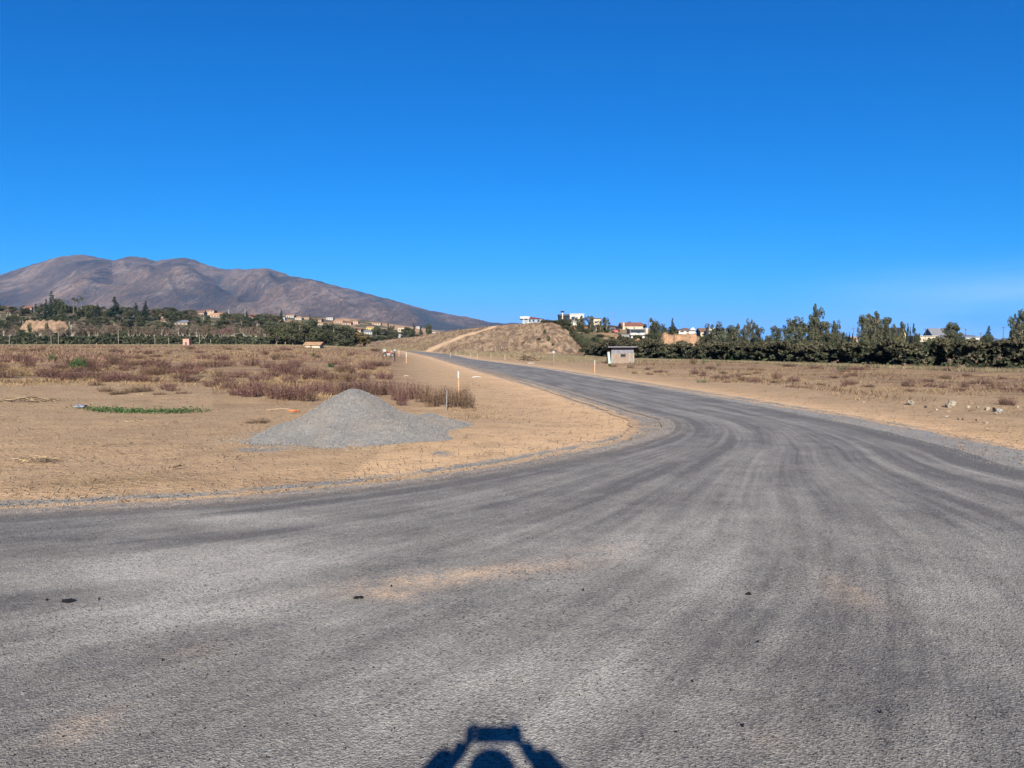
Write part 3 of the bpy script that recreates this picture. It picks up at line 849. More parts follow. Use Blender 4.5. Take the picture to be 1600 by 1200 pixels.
for i in range(6):       # eucalyptus: tall, drooping, broken outline
    r = np.random.default_rng(100 + i); n = 50
    cs = []
    w = r.uniform(.16, .22)
    tops = [(r.uniform(-w, w), r.uniform(-w, w), r.uniform(.72, .95)) for _ in range(4)]
    tops[0] = (r.uniform(-.04, .04), 0, .93)
    for k in range(n):
        tp = tops[k % 4]; q = r.uniform(0.06, 1.0)
        cs.append((tp[0] * (.3 + .8 * q) + r.normal(0, w * .42) * (1.2 - q * .6), tp[1] * (.3 + .8 * q) + r.normal(0, w * .42), tp[2] * q))
    cs = np.array(cs); rs = r.uniform(.05, .095, n) * (1.15 - .35 * cs[:, 2])
    P, t = clumpcloud(cs, rs * 1.12, 80, r, 1.3)
    P[:, 2] = np.clip(P[:, 2], 0.03, 1.0)
    V, F = leafquads(P, 0.0165, r, 0, .85)
    reg('euc', i, mesh_np('crown', V, F, M['euc'], fattrs=dict(tint=t)), trunk_mesh('trunk', r, M['pale_bark'], .8, .018, 8, .02, .16))
for i in range(5):       # broad evergreen
    r = np.random.default_rng(200 + i); n = 36
    d = r.normal(size=(n, 3)); d /= np.linalg.norm(d, axis=1)[:, None]
    cs = d * r.uniform(.2, 1, (n, 1)) ** .5 * np.array([.36, .36, .36]) + [0, 0, .50]
    rs = r.uniform(.09, .16, n)
    P, t = clumpcloud(cs, rs, 80, r, .8); P[:, 2] = np.clip(P[:, 2], .02, 1)
    V, F = leafquads(P, 0.021, r, .4)
    reg('oak', i, mesh_np('crown', V, F, M['oak'], fattrs=dict(tint=t)), trunk_mesh('trunk', r, M['bark'], .6, .03, 6, .03, .25))
    t2 = t
    reg('autumn', i, mesh_np('crown', V, F, M['yellowleaf'], fattrs=dict(tint=t2)), TREES['oak'][i][1])
for i in range(4):       # conifer
    r = np.random.default_rng(300 + i); P = []; T = []
    for k in range(15):
        z = .10 + .86 * k / 14; rad = .27 * (1 - z) ** .8 + .012; nb = max(4, int(11 * (1 - z)) + 3)
        for b in range(nb):
            a = r.uniform(0, 6.28); L = rad * r.uniform(.65, 1.12); m = int(16 + 26 * L / .27)
            q = r.uniform(0, 1, m) ** .8; tt = r.uniform(.1, .9)
            P.append(np.column_stack([np.cos(a) * L * q + r.normal(0, .012, m), np.sin(a) * L * q + r.normal(0, .012, m), z - .07 * q * L / .27 + r.normal(0, .008, m)]))
            T.append(np.clip(tt + r.normal(0, .15, m), 0, 1))
    P = np.concatenate(P); T = np.concatenate(T)
    V, F = leafquads(P, .0165, r, .6)
    reg('conifer', i, mesh_np('crown', V, F, M['conifer'], fattrs=dict(tint=T)), trunk_mesh('trunk', r, M['bark'], .95, .018, 0, .002))
for i in range(3):       # cypress column
    r = np.random.default_rng(350 + i); n = 26
    z = r.uniform(.06, .96, n); w = .085 * np.sin(np.clip(z * 1.05 + .15, 0, 1) * math.pi) ** .5 + .01
    a = r.uniform(0, 6.28, n); cs = np.column_stack([np.cos(a) * w * .6, np.sin(a) * w * .6, z])
    P, T = clumpcloud(cs, w * .7 + .012, 50, r, 1.8); P[:, 2] = np.clip(P[:, 2], .02, 1)
    V, F = leafquads(P, .013, r)
    reg('cypress', i, mesh_np('crown', V, F, M['conifer'], fattrs=dict(tint=T)), trunk_mesh('trunk', r, M['bark'], .9, .014, 0, .002))
def bare(i, mat, seed):  # leafless tree: forked limbs and a haze of fine twigs
    r = np.random.default_rng(seed); mb = MB(); tips = []
    def br(p, d, L, rad, lev):
        q = p + d * L; mb.tube([tuple(p), tuple((p + q) / 2 + r.normal(0, .006, 3)), tuple(q)], [rad * 1.3, rad, rad * .75], 4 if lev < 2 else 3)
        if lev == 3: tips.append(q); return
        for _ in range(3 if lev else 4):
            nd = d + r.normal(0, .38, 3); nd[2] = abs(nd[2]) * .8 + .35; nd /= np.linalg.norm(nd)
            br(q - d * L * r.uniform(0, .25), nd, L * r.uniform(.62, .85), rad * .55, lev + 1)
    br(np.array([0, 0, -.01]), np.array([0, 0, 1.0]), .25, .017, 0)
    tips = np.array(tips); m = 20
    d = r.normal(size=(len(tips), m, 3)); d[..., 2] += .6
    C = (tips[:, None] + d * .040).reshape(-1, 3)
    k = max(1.0, C[:, 2].max()); C /= k
    V, F = leafquads(C, .026, r, 0, .22)
    T = np.clip(np.repeat(r.uniform(.2, .9, len(tips)), m) + r.normal(0, .15, len(C)), 0, 1)
    mb.v = [tuple(np.array(v) / k) for v in mb.v]
    return mesh_np('crown', V, F, mat, fattrs=dict(tint=T)), mb.mesh('trunk', M['pale_bark'])
for i in range(4):
    TREES.setdefault('bare', []).append(bare(i, M['baretwig'], 400 + i))
    TREES.setdefault('red', []).append(bare(i, M['redtwig'], 430 + i))
for i in range(2):       # palm
    r = np.random.default_rng(500 + i); P0 = []; F0 = []; mb = MB()
    for b in range(26):
        a = r.uniform(0, 6.28); el = r.uniform(-.7, 1.2); L = r.uniform(.13, .19); prev = None
        for k in range(7):
            q = k / 6; x = math.cos(a) * math.cos(el) * L * q; y = math.sin(a) * math.cos(el) * L * q; z = .88 + math.sin(el) * L * q - .10 * q * q
            w = .020 * math.sin(math.pi * min(q + .12, 1)); s = Vector((-math.sin(a), math.cos(a), 0))
            cur = (Vector((x, y, z)) + s * w - Vector((0, 0, w * .6)), Vector((x, y, z)), Vector((x, y, z)) - s * w - Vector((0, 0, w * .6)))
            if prev:
                mb.add([prev[0], prev[1], cur[1], cur[0]], [(0, 1, 2, 3)]); mb.add([prev[1], prev[2], cur[2], cur[1]], [(0, 1, 2, 3)])
            prev = cur
    me_ = mb.mesh('crown', M['palm']); a_ = me_.attributes.new('tint', 'FLOAT', 'FACE'); a_.data.foreach_set('value', np.random.default_rng(i).uniform(0, 1, len(me_.polygons)).astype(np.float32))
    reg('palm', i, me_, MB().tube([(0, 0, 0), (.005, 0, .3), (0, .004, .6), (.004, 0, .88)], [.028, .020, .018, .022], 7).mesh('trunk', M['bark']))

def tree(kind, px, top, Y, wpx, label, cat='tree', group=None, var=None, sx=None):
    x = (px - 800) / FPX * Y; zb = tz(x, Y) - 0.15
    H = max(hz(top, Y) - zb, 1.2)
    lst = TREES[kind]; crown, trunk = lst[(var if var is not None else random.randrange(len(lst)))]
    natural = {'euc': .46, 'oak': .80, 'autumn': .80, 'conifer': .46, 'cypress': .2, 'bare': .72, 'red': .72, 'palm': .36}[kind]
    W = wpx / FPX * Y / natural
    names = {'euc': 'eucalyptus_tree', 'oak': 'evergreen_tree', 'autumn': 'autumn_tree', 'conifer': 'conifer_tree', 'cypress': 'cypress_tree', 'bare': 'bare_tree', 'red': 'bare_tree', 'palm': 'palm_tree'}
    root = empty(names[kind], (x, Y, zb), random.uniform(0, 6.28), (W, W, H))
    link('crown', crown, root); link('trunk', trunk, root)
    return tag(root, label, cat, group)
def bush(px, top, Y, wpx, label, group=None, kind='oak', name='bush'):
    x = (px - 800) / FPX * Y; zb = tz(x, Y)
    H = max(hz(top, Y) - zb, .5); W = wpx / FPX * Y / .86
    crown, trunk = TREES[kind][random.randrange(len(TREES[kind]))]
    root = empty(name, (x, Y, zb - .18 * H), random.uniform(0, 6.28), (W, W, H * 1.18))
    link('foliage', crown, root); link('stem', trunk, root)
    return tag(root, label, 'bush', group)
#SECTION2
# ------------------------------------------------------------------ buildings
def house(label, px0, px1, ytop, ybase, Y, wall, roof, kind='gable', depth=8.0, wins=(), door=None, rf=0.35, name='house', cat='house', group=None, over=.4, yaw=0.0):
    """front wall faces the road; px/y say how large it shows at distance Y. wins: (u0,u1,v0,v1) as shares of the wall"""
    q_ = gp((px0 + px1) / 2, ybase)
    if .6 * Y < q_.y < 1.8 * Y: Y = q_.y
    xa, xb = (px0 - 800) / FPX * Y, (px1 - 800) / FPX * Y
    W = xb - xa; zb, zt = hz(ybase, Y), hz(ytop, Y); H = zt - zb
    x = (xa + xb) / 2; gz = min(tz(x, Y), tz(x, Y + depth), zb)
    root = empty(name, (x, Y + depth / 2, zb), yaw)
    tag(root, label, cat, group)
    hw, hd = W / 2, depth / 2; low = gz - zb - .3
    hr = H * rf; hwall = H - hr
    w = MB(); w.box(-hw, hw, -hd, hd, low, hwall)
    r = MB(); t = .14
    if kind == 'flat':
        hwall = H - max(.18, hr * .5); w = MB().box(-hw, hw, -hd, hd, low, hwall)
        r.box(-hw - over, hw + over, -hd - over, hd + over, hwall + .002, H)
    elif kind == 'gable':      # ridge parallel to the front
        w.prismx([(-hd, hwall + .001), (hd, hwall + .001), (0, H - .12)], -hw, hw)
        r.prismx([(-hd - over, hwall - over * .3), (0, H - .1), (0, H + .06), (-hd - over, hwall - over * .3 + t)], -hw - over, hw + over)
        r.prismx([(hd + over, hwall - over * .3), (hd + over, hwall - over * .3 + t), (0.004, H + .06), (0.004, H - .1)], -hw - over, hw + over)
    elif kind == 'front':      # gable end faces the road
        w.prism([(-hw, hwall + .001), (hw, hwall + .001), (0, H - .12)], -hd, hd)
        r.prism([(-hw - over, hwall - over * .4), (0, H - .1), (0, H + .08), (-hw - over, hwall - over * .4 + t)], -hd - over, hd + over)
        r.prism([(hw + over, hwall - over * .4), (hw + over, hwall - over * .4 + t), (0.004, H + .08), (0.004, H - .1)], -hd - over, hd + over)
    elif kind == 'mono':       # single slope, high side in front
        w.prismx([(-hd, hwall + .001), (hd, hwall + .001), (hd, hwall + .02), (-hd, H - .2)], -hw, hw)
        r.prismx([(-hd - over, H - .18), (hd + over, hwall - .05), (hd + over, hwall + .1), (-hd - over, H)], -hw - over, hw + over)
    elif kind == 'hip':
        a, b, c = hw + over, hd + over, max(hw - hd, .3)
        r.add([(-a, -b, hwall), (a, -b, hwall), (a, b, hwall), (-a, b, hwall), (-c, 0, H), (c, 0, H)], [(0, 1, 5, 4), (1, 2, 5), (2, 3, 4, 5), (3, 0, 4), (3, 2, 1, 0)])
    w.build('wall', M[wall], root)
    r.build('roof', M[roof], root)
    for q in wins:
        u0, u1, v0, v1 = q[:4]; mt = q[4] if len(q) > 4 else 'glass'
        nm = 'window' if mt == 'glass' else q[5] if len(q) > 5 else 'panel'
        f = MB().box(-hw + u0 * W, -hw + u1 * W, -hd - .05, -hd + .02, v0 * hwall, v1 * hwall).build(nm, M[mt], root)
        if mt == 'glass' and (u1 - u0) * W > 0.9:
            fr = MB(); X0, X1, Z0, Z1 = -hw + u0 * W, -hw + u1 * W, v0 * hwall, v1 * hwall
            fr.box(X0 - .08, X1 + .08, -hd - .09, -hd - .055, Z1, Z1 + .1); fr.box(X0 - .08, X1 + .08, -hd - .12, -hd - .055, Z0 - .1, Z0)
            fr.box(X0 - .08, X0, -hd - .09, -hd - .055, Z0, Z1); fr.box(X1, X1 + .08, -hd - .09, -hd - .055, Z0, Z1)
            link('frame', fr.mesh('frame', M['white'] if wall != 'white' else M['grey']), f)
    if door:
        u0, u1, v1 = door
        MB().box(-hw + u0 * W, -hw + u1 * W, -hd - .06, -hd + .02, 0, v1 * hwall).build('door', M['polewood'], root)
    return root, W, hwall, hd, H

# hilltop house with blue-grey walls
o, W, hw_, hd, H = house('long single-storey blue-grey house with white and maroon roof on the brown hill crest', 815, 848, 494.5, 504.5, 292, 'blue', 'maroonroof', 'hip', 9, [(.35, .42, .3, .8), (.52, .6, .3, .8), (.75, .85, .3, .8)], rf=.38)
MB().box(-W / 2 - .6, -W / 2 + 2.9, -hd - .8, hd, hw_ + .05, H + .02).build('white_fascia', M['white'], o)
for u in (.08, .29): MB().box(-W / 2 + u * W, -W / 2 + u * W + .28, -hd - .7, -hd - .42, -.5, hw_).build('column', M['white'], o)

# modern black and white house
o, W, hw_, hd, H = house('modern two-storey house, left half black and right half white, above the hill crest', 890, 912, 490, 511, 335, 'white', 'white', 'flat', 9, [(.12, .3, .55, .8), (.5, .75, .15, .4)], rf=.1, over=.15)
b = MB(); xl = (876 - 901) / FPX * 335; b.box(xl, -W / 2 - .004, -hd + .3, hd - 1, -1.5, H * .82)
b.build('dark_wing', M['black'], o)
MB().box(xl - .2, -W / 2 + .0, -hd - .1, hd - .8, H * .83, H * .95).build('dark_roof', M['darkroof'], o)
MB().box(xl + 1.1, xl + 1.5, -hd - .3, -hd + .1, -1, H * 1.08).build('chimney', M['white'], o)
MB().box(xl + .6, xl + 2.0, -hd - .4, -hd + .6, H * 1.081, H * 1.2).build('chimney_cap', M['black'], o)
MB().box(xl + 3.3, -W / 2 - .3, -hd + .22, -hd + .29, H * .35, H * .7).build('window', M['glass'], o)

house('small cream house behind the young trees beside the black and white house', 927, 938, 497, 511, 345, 'cream', 'brownroof', 'mono', 7, [(.2, .8, .1, .35), (.15, .5, .55, .8)], rf=.2)
o, W, hw_, hd, H = house('long low orange and dark-glass house with white panel and flat roof on the hillside', 897, 942, 509, 517.5, 300, 'orange', 'greyroof', 'flat', 8,
    [(.12, .34, .05, .9), (.55, .75, .05, .9), (.78, .97, .05, .9), (.19, .29, .1, .6, 'white', 'panel')], rf=.16)
MB().box(W * .02, W * .95, -hd - 2.6, -hd - .01, -.35, -.1).build('deck', M['concrete'], o)
for k in range(5): MB().box(W * .05 + k * W * .2, W * .05 + k * W * .2 + .2, -hd - 2.5, -hd - 2.3, -3.0, -.36).build('post', M['polewood'], o)
o, W, hw_, hd, H = house('dark open-fronted shelter with sagging black roof beside the orange house', 943, 968, 507.5, 518, 302, 'black', 'darkroof', 'hip', 8, [(.1, .3, .1, .8, 'glass'), (.4, .7, .1, .8, 'glass')], rf=.35, cat='shelter', name='shelter')
MB().box(W * .02, W * .36, -hd - 1.9, -hd - 1.2, -.6, .55).build('red_awning', M['redp'], o)
house('pale beige house with long red roof behind the white balcony house', 972, 1004, 503.5, 516, 330, 'cream', 'redroof', 'gable', 9, [(.15, .22, .3, .6), (.55, .62, .3, .6)], rf=.42)
p = at(974, 300); tag(MB().box(-.35, .35, -.35, .35, -1, hz(504, 300) - tz(p.x, 300)).build('gate_pillar', M['cream']), 'tall cream pillar at the left corner of the red-roofed beige house', 'pillar').location = (p.x, 300, tz(p.x, 300))
o, W, hw_, hd, H = house('two-storey white house with dark glazing and two white balconies on the hillside', 984, 1007, 513.5, 529, 262, 'white', 'white', 'flat', 8,
    [(.02, .98, .60, .92), (.02, .98, .04, .36)], rf=.12, over=.5)
for v in (.40, .04):
    for u0, u1 in ((.04, .42), (.64, .97)):
        MB().box(-W / 2 + u0 * W, -W / 2 + u1 * W, -hd - 1.3, -hd - 1.15, v * hw_, (v + .22) * hw_).build('balcony_parapet', M['white'], o)
MB().box(-W / 2, W / 2, -hd - 1.35, -hd - .13, .355 * hw_, .395 * hw_).build('balcony_slab', M['white'], o)
MB().box(W / 2 + .002, W / 2 + .9, -hd - 1.4, hd, -1.5, H + .2).build('side_wall', M['cream'], o)
house('small grey concrete outbuilding left of the white balcony house', 971, 983, 522, 530, 258, 'concrete', 'concrete', 'flat', 4, [(.2, .35, .2, .7)], rf=.1)
o, W, hw_, hd, H = house('white bungalow with two curved pale gables above the orange cut bank', 1060, 1086, 512, 521, 318, 'white', 'brownroof', 'hip', 8, [(.1, .3, .2, .8), (.45, .6, .2, .8)], rf=.45)
MB().prism([(W * .12, hw_), (W * .52, hw_), (W * .32, H + .3)], -hd - .7, -hd - .5).build('gable', M['white'], o)
MB().box(-W / 2 - .5, W * .05, -hd - 2.2, -hd - 2.0, -.9, .5).build('garden_wall', M['white'], o)
house('low grey retaining shed at the foot of the orange cut bank', 1069, 1098, 533.5, 539, 225, 'grey', 'concrete', 'flat', 4, [(.1, .25, .2, .7), (.4, .5, .2, .7)], rf=.2, cat='shed', name='shed')
house('half-hidden white house with brown roof left of the first eucalyptus', 1094, 1107, 512.5, 526, 305, 'cream', 'brownroof', 'gable', 7, [(.2, .4, .3, .6), (.6, .8, .3, .6)], rf=.4)
house('white flat-roofed wall block against the first eucalyptus trees', 1107, 1121, 512, 521, 310, 'white', 'white', 'flat', 5, [(.3, .45, .2, .8), (.6, .7, .2, .8)], rf=.08, over=.1)
house('narrow pinkish house glimpsed between two eucalyptus groups', 1143, 1149, 517, 530, 300, 'tan', 'tanroof', 'flat', 6, [(.3, .7, .3, .6)], rf=.1, over=.1)
o, *_r = house('steep A-frame house with bright yellow gable edge among dark conifers', 1399, 1409, 512, 524, 262, 'yellow', 'darkroof', 'front', 9, [(.35, .65, .1, .6)], rf=.96, yaw=.35)
o, W, hw_, hd, H = house('long pale cream warehouse with flat roof left of the grey A-frame', 1436, 1462, 524.5, 534, 300, 'cream', 'white', 'flat', 12, [(.2, .26, .2, .5), (.6, .66, .2, .5)], rf=.12, name='warehouse', cat='warehouse')
house('grey slate-coloured A-frame house behind the umbrella-shaped tree', 1456, 1480, 513, 527, 330, 'blue', 'greyroof', 'gable', 7, [(.3, .4, .2, .7)], rf=.8)
house('long white low warehouse right of the umbrella-shaped tree', 1507, 1532, 526.5, 535, 300, 'white', 'white', 'flat', 12, [(.25, .3, .2, .6)], rf=.15, name='warehouse', cat='warehouse')
house('small pale house far behind the hedge near the right edge', 1572, 1586, 531, 536, 330, 'cream', 'tanroof', 'gable', 7, [(.3, .5, .3, .7)], rf=.4)
house('small beige house between dark cypresses and the big eucalyptus', 1331, 1340, 526, 535, 300, 'tan', 'tanroof', 'gable', 7, [(.3, .5, .3, .7)], rf=.3)
# left hillside houses
W3 = [(.12, .28, .3, .7), (.42, .56, .3, .7), (.72, .86, .3, .7)]
house('orange-tan house with sweeping tiled roof at the far left edge', -6, 19, 478.5, 488, 560, 'tan', 'tanroof', 'hip', 10, W3, rf=.55)
house('small pinkish house between the orange-tan and the cream-gabled house', 39, 52, 477.5, 486, 560, 'pink', 'redroof', 'gable', 9, W3[:2], rf=.35)
o, *_r = house('cream-gabled house with long tan tiled roof left of the big dark pine', 65, 90, 479, 486, 560, 'cream', 'tanroof', 'gable', 9, W3, rf=.5)
house('bright white narrow house at the foot of the three palms', 124, 134, 481.5, 490, 540, 'white', 'greyroof', 'front', 8, [(.35, .65, .3, .7)], rf=.45)
house('tiny white outbuilding right of the palms in the tree line', 178, 187, 492, 496, 520, 'white', 'white', 'flat', 5, [(.3, .5, .2, .7)], rf=.2)
house('small white house with brown roof just right of the tall dark conifer', 250, 257, 489, 497, 640, 'cream', 'brownroof', 'gable', 8, [(.4, .6, .3, .7)], rf=.4)
house('long low house with rust-red roof above the bare trees', 253, 269, 497.5, 502.5, 520, 'cream', 'redroof', 'gable', 8, W3, rf=.6)
house('low house with weathered grey roof right of the rust-red roof', 274, 294, 500, 507, 500, 'tan', 'greyroof', 'gable', 9, W3, rf=.55)
TW = 'town houses on the far slope'
town = [
 (297, 308, 484, 490, 950, 'cream', 'brownroof', 'hip', 'cream house with brown hip roof at the left end of the hilltop town'),
 (309, 320, 485, 494, 900, 'tan', 'brownroof', 'gable', 'tan house with dark brown roof left of the big white-fronted villa'),
 (318, 336, 483, 488, 980, 'tan', 'maroonroof', 'hip', 'wide villa with dark maroon roof topping the hill town'),
 (324, 332, 485.5, 490, 930, 'white', 'white', 'flat', 'white-fronted block below the maroon-roofed villa'),
 (330, 345, 489, 496, 860, 'tan', 'tanroof', 'gable', 'long tan house stepping down right of the villa'),
 (341, 352, 487, 492, 940, 'cream', 'brownroof', 'gable', 'cream house on the skyline right of the villa'),
 (352, 362, 489, 498, 860, 'tan', 'brownroof', 'hip', 'tan hip-roofed house left of the thin white mast'),
 (364, 376, 490, 496, 900, 'pink', 'brownroof', 'gable', 'pinkish house right of the thin white mast'),
 (390, 399, 491, 499, 800, 'pink', 'maroonroof', 'gable', 'dull pink house with maroon roof beside the maroon bush'),
 (409, 419, 496, 499, 760, 'white', 'white', 'flat', 'flat white block beside the maroon foliage'),
 (399, 411, 504, 508, 600, 'cream', 'greyroof', 'gable', 'cream bungalow with grey roof low in the trees'),
 (437, 446, 496, 501, 700, 'white', 'white', 'flat', 'white square house half hidden by light green trees'),
 (448, 460, 491.5, 496, 1000, 'white', 'tanroof', 'gable', 'white skyline house right of the lone dark tree'),
 (462, 472, 494, 500, 900, 'cream', 'tanroof', 'hip', 'cream hip-roofed house on the far slope above the dark grove'),
 (474, 484, 495.5, 499, 940, 'tan', 'tanroof', 'gable', 'tan house on the far slope, second from the cream one'),
 (492, 503, 497, 503, 860, 'tan', 'brownroof', 'gable', 'tan house just above the darkest eucalyptus of the grove'),
 (495, 505, 504, 508, 760, 'cream', 'tanroof', 'gable', 'cream roofed house nestled at the top of the dark grove'),
 (511, 521, 496, 500, 1000, 'white', 'white', 'flat', 'bright white flat house on the far skyline'),
 (507, 518, 503, 508, 820, 'tan', 'redroof', 'gable', 'tan house with reddish roof below the white skyline house'),
 (523, 536, 500, 504.5, 950, 'tan', 'tanroof', 'gable', 'long tan terrace on the far slope'),
 (536, 549, 502, 508, 860, 'tan', 'brownroof', 'gable', 'tan terrace with dark openings right of the long terrace'),
 (549, 560, 500.5, 505.5, 930, 'pink', 'tanroof', 'hip', 'pinkish house on the skyline above the orange house'),
 (553, 564, 513, 518.5, 700, 'cream', 'redroof', 'gable', 'cream house with red roof left of the white villa'),
 (573, 584, 510, 515, 760, 'yellow', 'tanroof', 'gable', 'orange-yellow house above the white villa'),
 (570, 582, 515.5, 522, 640, 'white', 'greyroof', 'gable', 'white villa with grey roof and a pale wall below it'),
 (582, 595, 504, 508, 900, 'cream', 'tanroof', 'gable', 'cream house on the skyline left of the small cypress'),
 (622, 633, 512, 519, 700, 'cream', 'cream', 'flat', 'flat cream block right of the poplars'),
 (619, 626, 521.5, 527, 540, 'white', 'white', 'front', 'bright white cabin at the lower end of the town'),
 (651, 656, 510, 513.5, 700, 'white', 'white', 'flat', 'tiny white house between two small dark conifers'),
 (665, 672, 518.5, 522, 620, 'cream', 'redroof', 'gable', 'small cream house at the foot of the lone round-headed tree'),
 (673, 681, 517, 520, 700, 'white', 'greyroof', 'gable', 'low whitish house right of the lone round-headed tree'),
 (600, 611, 517, 523, 620, 'grey', 'greyroof', 'gable', 'grey house half hidden among the trees left of the white cabin'),
]
for a in town:
    house(a[8], a[0], a[1], a[2], a[3], a[4], a[5], a[6], a[7], 8 if a[4] < 800 else 11,
          [(.12, .26, .25, .7), (.42, .56, .25, .7), (.72, .86, .25, .7)], rf=.42 if a[7] != 'flat' else .1, group=TW)
# little buildings at the far edge of the left field
house('small square pinkish block hut at the far edge of the left field', 286.5, 296, 529.5, 540, 262, 'brickpink', 'brickpink', 'flat', 2.2, [(.35, .65, .0, .6, 'polewood', 'door')], rf=.08, over=.05, name='hut', cat='hut')
o, W, hw_, hd, H = house('low yellow farm hut with tan tiled roof at the far edge of the left field', 477, 500, 534.5, 543.5, 240, 'cream', 'tanroof', 'gable', 4, [(.05, .3, .1, .9, 'cream', 'panel'), (.36, .44, .0, .8, 'polewood', 'door')], rf=.42, name='hut', cat='hut')
# white tank and white tarpaulin
p = gp(327, 538); tag(MB().ball((0, 0, .45), (.6, .5, .5), 8, 6).tube([(0, 0, .9), (0, 0, 1.1)], .12).build('water_tank', M['white']), 'small round white tank at the foot of the far left hedge', 'tank').location = p
# bright poly sheet of the rows
# ------------------------------------------------------------------ the shed on the right
sp = gp(973, 567.5); Ys = sp.y; u = Ys / FPX
shed = empty('pump_shed', (sp.x, Ys, sp.z - .05), 0.12)
tag(shed, 'small brick shed with grey board top and sloping roof in the right field', 'shed')
xa, xb = (955 - 973) * u, (990.5 - 973) * u; dp = 2.4; h1 = 20.5 * u; h0 = 25.5 * u
fw = MB(); fw.box(xa, xb - .6 * 0, 0, .14, 0, h1 * .78)
wbm = fw.build('front_wall', M['brick'], shed)
MB().box(xa, xa + .14, .144, dp, 0, h1).build('side_wall', M['brick'], shed)
MB().box(xb - .14, xb, .144, dp, 0, h1 * .95).build('side_wall', M['brick'], shed)
MB().box(xa + .144, xb - .144, dp - .14, dp, 0, h1 * .95).build('back_wall', M['brick'], shed)
for k in range(7):
    x0 = xa + (xb - xa) * k / 7; MB().box(x0 + .008, x0 + (xb - xa) / 7 - .008, .01 + .008 * (k % 2), .05, h1 * .785, h0).build('board', M['board'], shed)
for q in (xa - .04, xb - 7.8 * u, xb - .10): MB().box(q, q + .16, -.04, -.003, 0, h1 * .80).build('pillar', M['concrete'], shed)
win = MB().box(-.9 * u - .2, 7 * u - .2, -.03, .02, h1 * .52, h1 * .73).build('window', M['black'], shed)
MB().box(-.9 * u - .24, 7 * u - .16, -.06, -.034, h1 * .49, h1 * .515).build('sill', M['concrete'], win)
rf_ = MB(); rf_.prismx([(-.55, h0 + .02), (-.55, h0 + .12), (dp + .4, h1 + .02), (dp + .4, h1 - .08)], xa - .5, xb + .25)
rf_.add([(xb + .252, -.55, h0 + .12), (xb + .252, -.55, h0 + .02), (xb + 1.15, .5, h1 * .80), (xb + 1.15, .5, h1 * .88), (xb + .252, dp + .4, h1 - .08), (xb + .252, dp + .4, h1 + .02), (xb + 1.15, dp + .4, h1 * .80), (xb + 1.15, dp + .4, h1 * .88)],
        [(0, 1, 2, 3), (0, 3, 7, 5), (1, 4, 6, 2), (2, 6, 7, 3), (5, 7, 6, 4), (0, 5, 4, 1)])
rf_.build('roof', M['darkroof'], shed)
MB().box(xa - .6, xb + .26, -.60, -.556, h0 - .01, h0 + .10).build('fascia', M['board'], shed)
p = gp(952.5, 568)
ts = MB().prism([(-.22, 0), (.12, 0), (.02, 1.42), (-.28, 1.38)], -.03, .03).build('teal_panel', M['teal'])
tag(ts, 'pale teal sheet leaning upright at the left corner of the brick shed', 'panel'); ts.location = (p.x, p.y - .3, p.z); ts.rotation_euler = (R(-6), 0, .5)
p = gp(966, 566)
wc = empty('white_chair', (p.x, p.y - .5, p.z)); tag(wc, 'small white plastic chair against the shed wall', 'chair')
MB().box(-.2, .2, -.2, .2, .36, .40).build('seat', M['white'], wc); MB().box(-.2, .2, .2, .23, .40, .78).build('backrest', M['white'], wc)
for a in (-.18, .18):
    for b in (-.18, .18): MB().box(a - .02, a + .02, b - .02, b + .02, 0, .358).build('leg', M['white'], wc)

# ------------------------------------------------------------------ hedges
def hedge(name, line, height, width, leaf, per_m, label, seed, mats, topmix=.35):
    r = np.random.default_rng(seed); c = np.array(line, float); A = arc(c); P = []; T = []; TOP = []
    L = A[-1]; n = int(L * 1.5)
    for k in range(n):
        s = L * k / n + r.uniform(-.4, .4); x = np.interp(s, A, c[:, 0]); y = np.interp(s, A, c[:, 1])
        hh = height(s) * r.uniform(.82, 1.10); ww = width * r.uniform(.7, 1.2)
        for q in range(5):
            zc = hh * (q + .5) / 5; rad_ = .40 * hh * r.uniform(.32, .6)
            cx, cy = x + r.uniform(-.5, .5) * ww, y + r.uniform(-.5, .35) * ww
            m = int(per_m * (rad_ / .5))
            d = r.normal(size=(m, 3)); d /= np.linalg.norm(d, axis=1)[:, None]
            pp = d * (r.uniform(.2, 1, (m, 1)) ** .5) * np.array([rad_ * 1.3, rad_, rad_ * .62]) + [cx, cy, zc + tz(cx, cy)]
            g_ = g0(pp[:, 0], pp[:, 1]); pp[:, 2] = np.maximum(pp[:, 2], g_ + .05)
            P.append(pp); T.append(np.clip(r.uniform(.15, .75) + r.normal(0, .16, m), 0, 1))
            TOP.append((pp[:, 2] - g_) / hh > r.normal(1.02 - topmix, .22, m))
    P = np.concatenate(P); T = np.concatenate(T); TOP = np.concatenate(TOP)
    V, F = leafquads(P, leaf, r, .3, 1.2)
    root = empty(name, (0, 0, 0)); tag(root, label, 'hedge')
    k = np.arange(len(F)); a, b = k[~TOP], k[TOP]
    def sub(sel): return V.reshape(-1, 4, 3)[sel].reshape(-1, 3), np.arange(4 * len(sel)).reshape(-1, 4)
    for nm, sel, mt in (('foliage', a, mats[0]), ('dry_top', b, mats[1])):
        v, f = sub(sel); link(nm, mesh_np(nm, v, f, M[mt], fattrs=dict(tint=T[sel])), root)
    st = MB()
    for k in range(int(L / 1.6)):
        s = L * k / (L / 1.6); x = np.interp(s, A, c[:, 0]) + r.uniform(-.3, .3); y = np.interp(s, A, c[:, 1]) - width * .3; z = tz(x, y)
        st.tube([(x, y, z - .1), (x + r.uniform(-.3, .3), y, z + height(s) * .55)], [.05, .03], 4)
    link('stems', st.mesh('stems', M['bark']), root)
    return root
